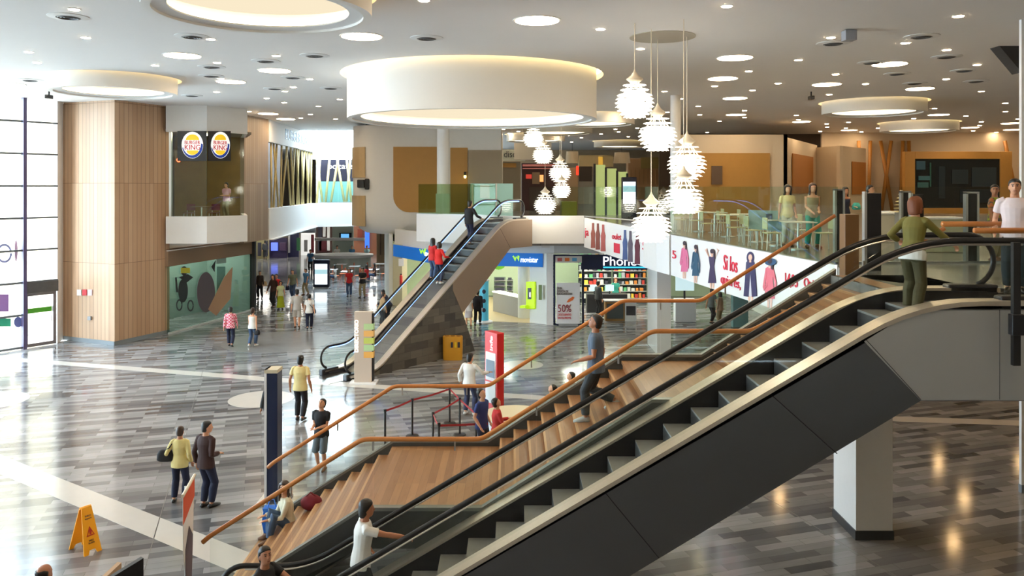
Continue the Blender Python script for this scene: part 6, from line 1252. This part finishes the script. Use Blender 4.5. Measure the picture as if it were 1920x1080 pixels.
S('ceiling_teal_shop', MB().prism([(LA.x-2.6,LA.y+1.2,3.68),(LA.x,LA.y,3.68),(LB.x,LB.y,3.68),(LB.x-2.6,LB.y,3.68)],(0,0,.05)), M_white)
# corridor shop windows, left side and far end
S('wall_corridor_left', MB().slab((-15.4,42.6),(-31,84),0,3.9,.2), mat('corridor_wall',srgb(120,104,84),.6))
S('wall_corridor_end', MB().bx(-32,-2,86,86.2,0,3.9), mat('corridor_end',srgb(150,140,120),.6,noise=.3,scale=.6))
S('ceiling_corridor', MB().prism([(-13.9,56,3.7),(-9.6,58,3.7),(-2,58,3.7),(-2,86,3.7),(-30,86,3.7),(-26,84,3.7)],(0,0,.1)), M_white)
S('ceiling_corridor_left', MB().prism([(-12.7,42.3,3.7),(-13.7,56,3.7),(-31,84,3.7),(-15.6,42.3,3.7)],(0,0,.05)), M_white)
S('floor_upper_far', MB().prism([(-13.9,56.2,3.82),(-9.6,58.4,3.82),(-4.4,58,3.82),(-4.4,86,3.82),(-30,86,3.82)],(0,0,.2)), M_white)
def swin(px0,px1,py0,py1,d,m,lab,bits):
    p=U(px0,py1,d); q=U(px1,py0,d); rt=thing('shop_window',lab,'shop window',((p.x+q.x)/2,d,max(p.z,0))); MB().bx(p.x,q.x,d,d+.2,0,q.z).build('display_back',m,rt)
    for x0,x1,y0,y1,c,n in bits:
        a=U(x0,y1,d-.25); b=U(x1,y0,d-.25); MB().bx(a.x,b.x,d-.25,d-.05,a.z,b.z).build(n,c,rt,bevel=.02)
mm=lambda n,r,g,b,e=0: mat('disp_'+n,srgb(r,g,b),.5,emit=e)
swin(457,504,447,482,72,mm('olive',120,112,80,.2),'dim beige shop window with dark mannequins at the left of the corridor',[(461,478,462,478,mm('cream',200,196,160),'shelf_goods'),(483,489,455,480,M_ink,'mannequin'),(495,501,452,480,M_ink,'mannequin')])
swin(505,538,446,475,73,mm('violetdark',44,36,64,.1),'dark violet shop window with a blue glow',[(508,520,455,470,mm('blueglow',90,110,230,.8),'blue_picture'),(524,536,455,470,mm('plumd',80,60,90),'dark_goods')])
swin(540,560,432,474,74,mm('indigod',40,40,70,.1),'narrow dark shop window with a white post',[(540,543,430,474,M_paper,'white_post'),(556,562,446,470,mm('green',50,110,70),'green_garment')])
swin(564,590,436,474,76,mm('whitebright',220,220,215,.5),'bright white shop window in the middle of the corridor end',[(570,576,450,472,mm('grey',150,150,150),'mannequin'),(583,588,440,474,mm('wine2',110,30,40),'red_garment')])
swin(592,622,420,478,77,mm('browndark',60,40,34,.15),'dark clothes shop window with white mannequins behind the counter',[(596,603,424,470,M_ink,'black_garment'),(605,610,424,444,M_paper,'white_garment'),(613,618,420,470,M_paper,'white_mannequin'),(598,612,452,472,mm('burg',80,20,30),'burgundy_garment')])
swin(663,706,420,470,77,mm('terracotta',130,84,60,.2),'brown shop window with a tall blue panel at the right of the corridor end',[(684,692,430,465,mm('blue',50,100,220,.8),'blue_panel'),(670,680,430,452,mm('rust2',140,60,40),'rust_goods')])
swin(706,738,424,480,66,mm('slats',150,126,96),'vertical beige slat front beside the man in the white shirt',[(712,714,424,478,mm('dkb',90,70,50),'slat'),(720,722,424,478,mm('dkb',90,70,50),'slat'),(728,730,424,478,mm('dkb',90,70,50),'slat')])
for px,py,lab in ((500,452,'left'),(560,440,'middle'),(640,430,'right')): pass
for i,(x,y) in enumerate([(-22,70),(-18,66),(-16,74),(-12,70),(-9,66),(-20,80),(-14,80),(-8,78)]):
    o=MB().bx(x-.5,x+.5,y-.5,y+.5,3.62,3.68).build('corridor_light',emis('corridor_panel',(1,.96,.86),20)); tag(o,'square ceiling light panel over the lower corridor','ceiling light','corridor ceiling panels')
# ---- upper floor, food court side
M_tbl=mat('pale_table',srgb(206,204,190),.4); M_chr=mat('cream_chair',srgb(196,190,150),.5)
uf=tb=None
for i,(px,py,w) in enumerate([(1262,428,'leftmost, near the lowest pendant'),(1300,438,'second from the left'),(1340,430,'behind the second'),(1368,448,'in the middle of the glass'),(1395,436,'left of the pale board'),(1420,462,'below the pale board'),(1445,448,'behind the pale board'),(1330,455,'front, before the banner top')]):
    p=F(px,py+6,Z2); p.x=max(p.x,6.23-.0735*(p.y-15.2)+1.35+.5)
    if tb is None: tb=family(table_proto('food_court_table',f'pale food court table behind the glass railing, {w}','food court tables',p,M_tbl))
    else: dup(tb,p,label=f'pale food court table behind the glass railing, {w}')
    for dx,rz,sd in ((-.7,LT,'left'),(.7,RT,'right')):
        lab=f'cream chair on the {sd} of the food court table {w}'
        if uf is None: uf=family(chair_proto(M_chr,'food_court_chair',lab,'food court chairs',p+Vector((dx,0,0))))
        else: dup(uf,p+Vector((dx,0,0)),rz,label=lab)
a=U(1404,394,22.5); b=U(1475,432,22.5); rt=thing('display_board','pale blue notice board on legs behind the tall glass railing','display board',((a.x+b.x)/2,22.5,Z2)); MB().prism([(a.x,22.5,b.z+.05),(b.x,22.5,b.z-.05),(b.x,22.5,a.z-.02),(a.x,22.5,a.z)],(0,.04,0)).build('board_panel',mat('pale_blue_board',srgb(166,196,206),.5),rt)
for x in (a.x+.05,b.x-.05): MB().tube([(x,22.52,Z2),(x,22.52,b.z)],.02,8).build('leg',M_alu,rt)
MB().bx((a.x+b.x)/2-.05,(a.x+b.x)/2+.12,22.47,22.5,a.z-.3,a.z-.1).build('printed_mark',mat('slate_mark',(.1,.13,.2),.5),rt)
# stalls along the back of the upper floor
def stall(px0,px1,py0,d,m,lab,bits,pyb=None):
    a=U(px0,py0,d); b=U(px1,py0,d); rt=thing('food_stall',lab,'food stall',((a.x+b.x)/2,d,Z2)); z0=Z2 if pyb is None else U(0,pyb,d).z; MB().bx(a.x,b.x,d,d+1.2,z0,a.z).build('stall_body',m,rt,bevel=.02)
    for x0,x1,y0,y1,c,n in bits:
        p=U(x0,y1,d-.1); q=U(x1,y0,d-.1); MB().bx(p.x,q.x,d-.1,d-.01,p.z,q.z).build(n,c,rt)
    return rt
M_taupe=mat('taupe_panel',srgb(146,122,96),.6)
r_=stall(876,936,297,52,mm('taupe2',156,140,116),'grey-brown stall with thin vertical rails right of the round column',[(884,886,306,341,M_paper,'thin_rail'),(891,892.5,306,341,M_paper,'thin_rail'),(898,899.5,306,341,M_paper,'thin_rail'),(905,906.5,306,341,M_paper,'thin_rail'),(912,913.5,306,341,M_paper,'thin_rail'),(920,921.5,306,341,M_paper,'thin_rail'),(932,935,306,341,mm('copper',170,100,40),'copper_post')])
r_=stall(937,976,303,54,mm('taupe3',140,130,112),'grey stall with a narrow ochre band under the dis sign',[(938,968,306,314,M_gold,'ochre_band')])
rt=thing('shop_sign','white sign showing the black letters dis, partly hidden by the white bulkhead','sign',U(950,302,53.5)); a=U(938,302,53.5); b=U(968,280,53.5); MB().bx(a.x,b.x+.6,53.5,53.7,a.z,b.z).build('sign_panel',mat('sign_pale',srgb(196,200,186),.5),rt); text('disco','lettering',M_ink,U(945,295,53.45),(1,0,0),(0,0,1),30*53.5/FP,12*53.5/FP,rt,.03)
S('wall_white_bulkhead', MB().bx(U(964,0,50).x,U(1034,0,50).x,50,51,U(0,299,50).z,U(0,268,50).z), M_drum)
r_=stall(978,1040,306,56,mm('maroon',64,30,30),'dark maroon stall with pink light strips and a red screen',[(980,1040,308,312,mm('mauve',150,90,80,.4),'light_strip'),(980,1040,315,317,mm('mauve',150,90,80,.4),'light_strip'),(986,997,327,335,mm('redscr',170,50,40,.6),'red_screen'),(998,1012,323,345,M_taupe,'taupe_post'),(1012,1019,328,341,mm('peach',230,150,90,.8),'lit_panel')])
r_=stall(1040,1084,314,56,mm('brownroom',156,130,100),'dim brown stall with a red hanging sign',[(1081,1085,311,328,mm('redlit',230,40,20,1.5),'red_sign'),(1086,1110,312,340,mm('dkstall',46,32,26),'dark_opening')])
rt=thing('hanging_menu_box','beige box-shaped menu bulkhead with a row of spots above the far stalls','bulkhead',U(1115,313,60)); MB().bx(U(1086,0,60).x,U(1150,0,60).x,60,61,U(0,313,60).z,U(0,291,60).z).build('box_panel',mm('beigebox',196,176,130),rt); MB().bx(U(1122,0,60).x,U(1130,0,60).x,59.9,60,U(0,310,60).z,U(0,294,60).z).build('lit_patch',mm('goldlit',206,160,60,.4),rt)
for px0,px1,py0,py1,lab in ((1150,1182,286,306,'small'),(1060,1086,284,306,'left')):
    rt=thing('lamp_shade',f'wide pleated beige shade hanging over the far stalls, {lab} one','lamp shade',U((px0+px1)/2,py1,61)); a=U(px0,py1,61); b=U(px1,py0,61); mb=MB().lathe([((b.x-a.x)/2,a.z),((b.x-a.x)/2*.85,b.z)],((a.x+b.x)/2,61,0),24); mb.build('shade',mm('pleat',176,152,116,.15),rt)
    MB().tube([((a.x+b.x)/2,61,b.z-.1),((a.x+b.x)/2,61,HC)],.015,5).build('cord',M_dark,rt)
r_=stall(1178,1256,297,62,mm('curtain',190,150,110),'brown stall with wooden slats and a yellow-green canopy left of the white block',[(1202,1256,295,316,mm('olivecan',160,140,84),'canopy_band')]+[(1182+i*8,1184+i*8,318,345,mm('woodslat',176,140,96),'wood_slat') for i in range(9)])
rt=thing('stepped_screen','dark-framed screen of three lit green panes stepping down to the right','screen panel',U(1145,345,47)); 
for x0,x1,y0,y1 in ((1116,1135,309,345),(1137,1156,316,345),(1158,1176,322,345)):
    p=U(x0,y1,47); q=U(x1,y0,47); MB().bx(p.x,q.x,47,47.06,Z2,q.z).build('pane',mm('limepane',176,190,120,.35),rt)
fm=MB()
for x,y0 in ((1115,307),(1136,314),(1157,320),(1176,325)): p=U(x,y0,46.95); fm.bx(p.x-.06,p.x+.06,46.9,47.1,Z2,p.z)
fm.build('screen_frame',M_black,rt)
o=panelU('wall_niche',1334,311,1354,346,41.85,mm('niche',96,76,60),'small grey-brown framed niche in the wide ochre panel','niche')
for px0,px1,lab in ((1053,1082,'lime'),): 
    rt=stall(px0,px1,378,44,mm('limecounter',130,132,30),'lime green counter behind the glass right of the escalator top',[])
rt=stall(882,962,344,41.8,mm('aquacase',150,186,176,.15),'bright glass display counter behind the escalator top',[(884,887,346,398,M_paper,'white_edge'),(900,918,346,372,mm('paleposter',200,190,200,.3),'poster'),(929,932,344,398,M_paper,'white_edge')])
rt=thing('wall_lantern','small dark wall lantern with a yellow bulb right of the round column','lantern',U(872,330,43.4)); MB().bx(U(870,0,43.4).x,U(874,0,43.4).x,43.3,43.6,U(0,329,43.4).z,U(0,322,43.4).z).build('lantern_cap',M_black,rt); MB().ell(U(872,331,43.4),.07,.07,.1).build('bulb',emis('lantern_bulb',(1,.8,.2),5),rt)
# upper right: tills and small counters behind the black gates
for px,py,d,m,lab in ((1660,440,17.6,mm('till1',200,196,180),'pale low counter right of the wide black gate'),(1760,458,18.5,mm('till2',190,190,160),'cluttered pale counter seen through the escalator glass'),(1690,435,24,mm('till3',120,110,90),'brown counter far behind the escalator rider')):
    p=F(px,py+14,Z2); rt=thing('service_counter',lab,'counter',p); MB().bx(p.x-.5,p.x+.5,p.y-.25,p.y+.25,Z2,Z2+.85).build('counter_body',m,rt,bevel=.02); MB().bx(p.x-.55,p.x+.55,p.y-.3,p.y+.3,Z2+.85,Z2+.9).build('counter_top',M_paper,rt)
q=F(1690,470,Z2); rt=thing('paper_tree_lamp','stack of cream leaf-shaped paper tiers on a grey post near the black gates','display lamp',(q.x,q.y,Z2)); MB().bx(q.x-.12,q.x+.12,q.y-.12,q.y+.12,Z2,Z2+1.0).build('post',M_grey,rt)
for j in range(7): MB().lathe([(.02,Z2+1.0+j*.09),(.24-.03*j,Z2+1.02+j*.09),(.02,Z2+1.05+j*.09)],(q.x,q.y,0),9).build('paper_tier',mat('cream_paper',srgb(226,214,160),.6),rt)

p=U(1912,560,9.85); rt=thing('edge_post','dark vertical post with a black box at the right edge of the escalator landing','post',(p.x,9.9,3.9))
MB().bx(p.x+.0,p.x+.09,9.97,10.03,U(0,690,9.85).z,5.85).build('post',M_dark,rt); MB().bx(p.x-.03,p.x+.12,9.94,10.04,U(0,632,9.85).z,U(0,592,9.85).z).build('box',M_black,rt,bevel=.01)
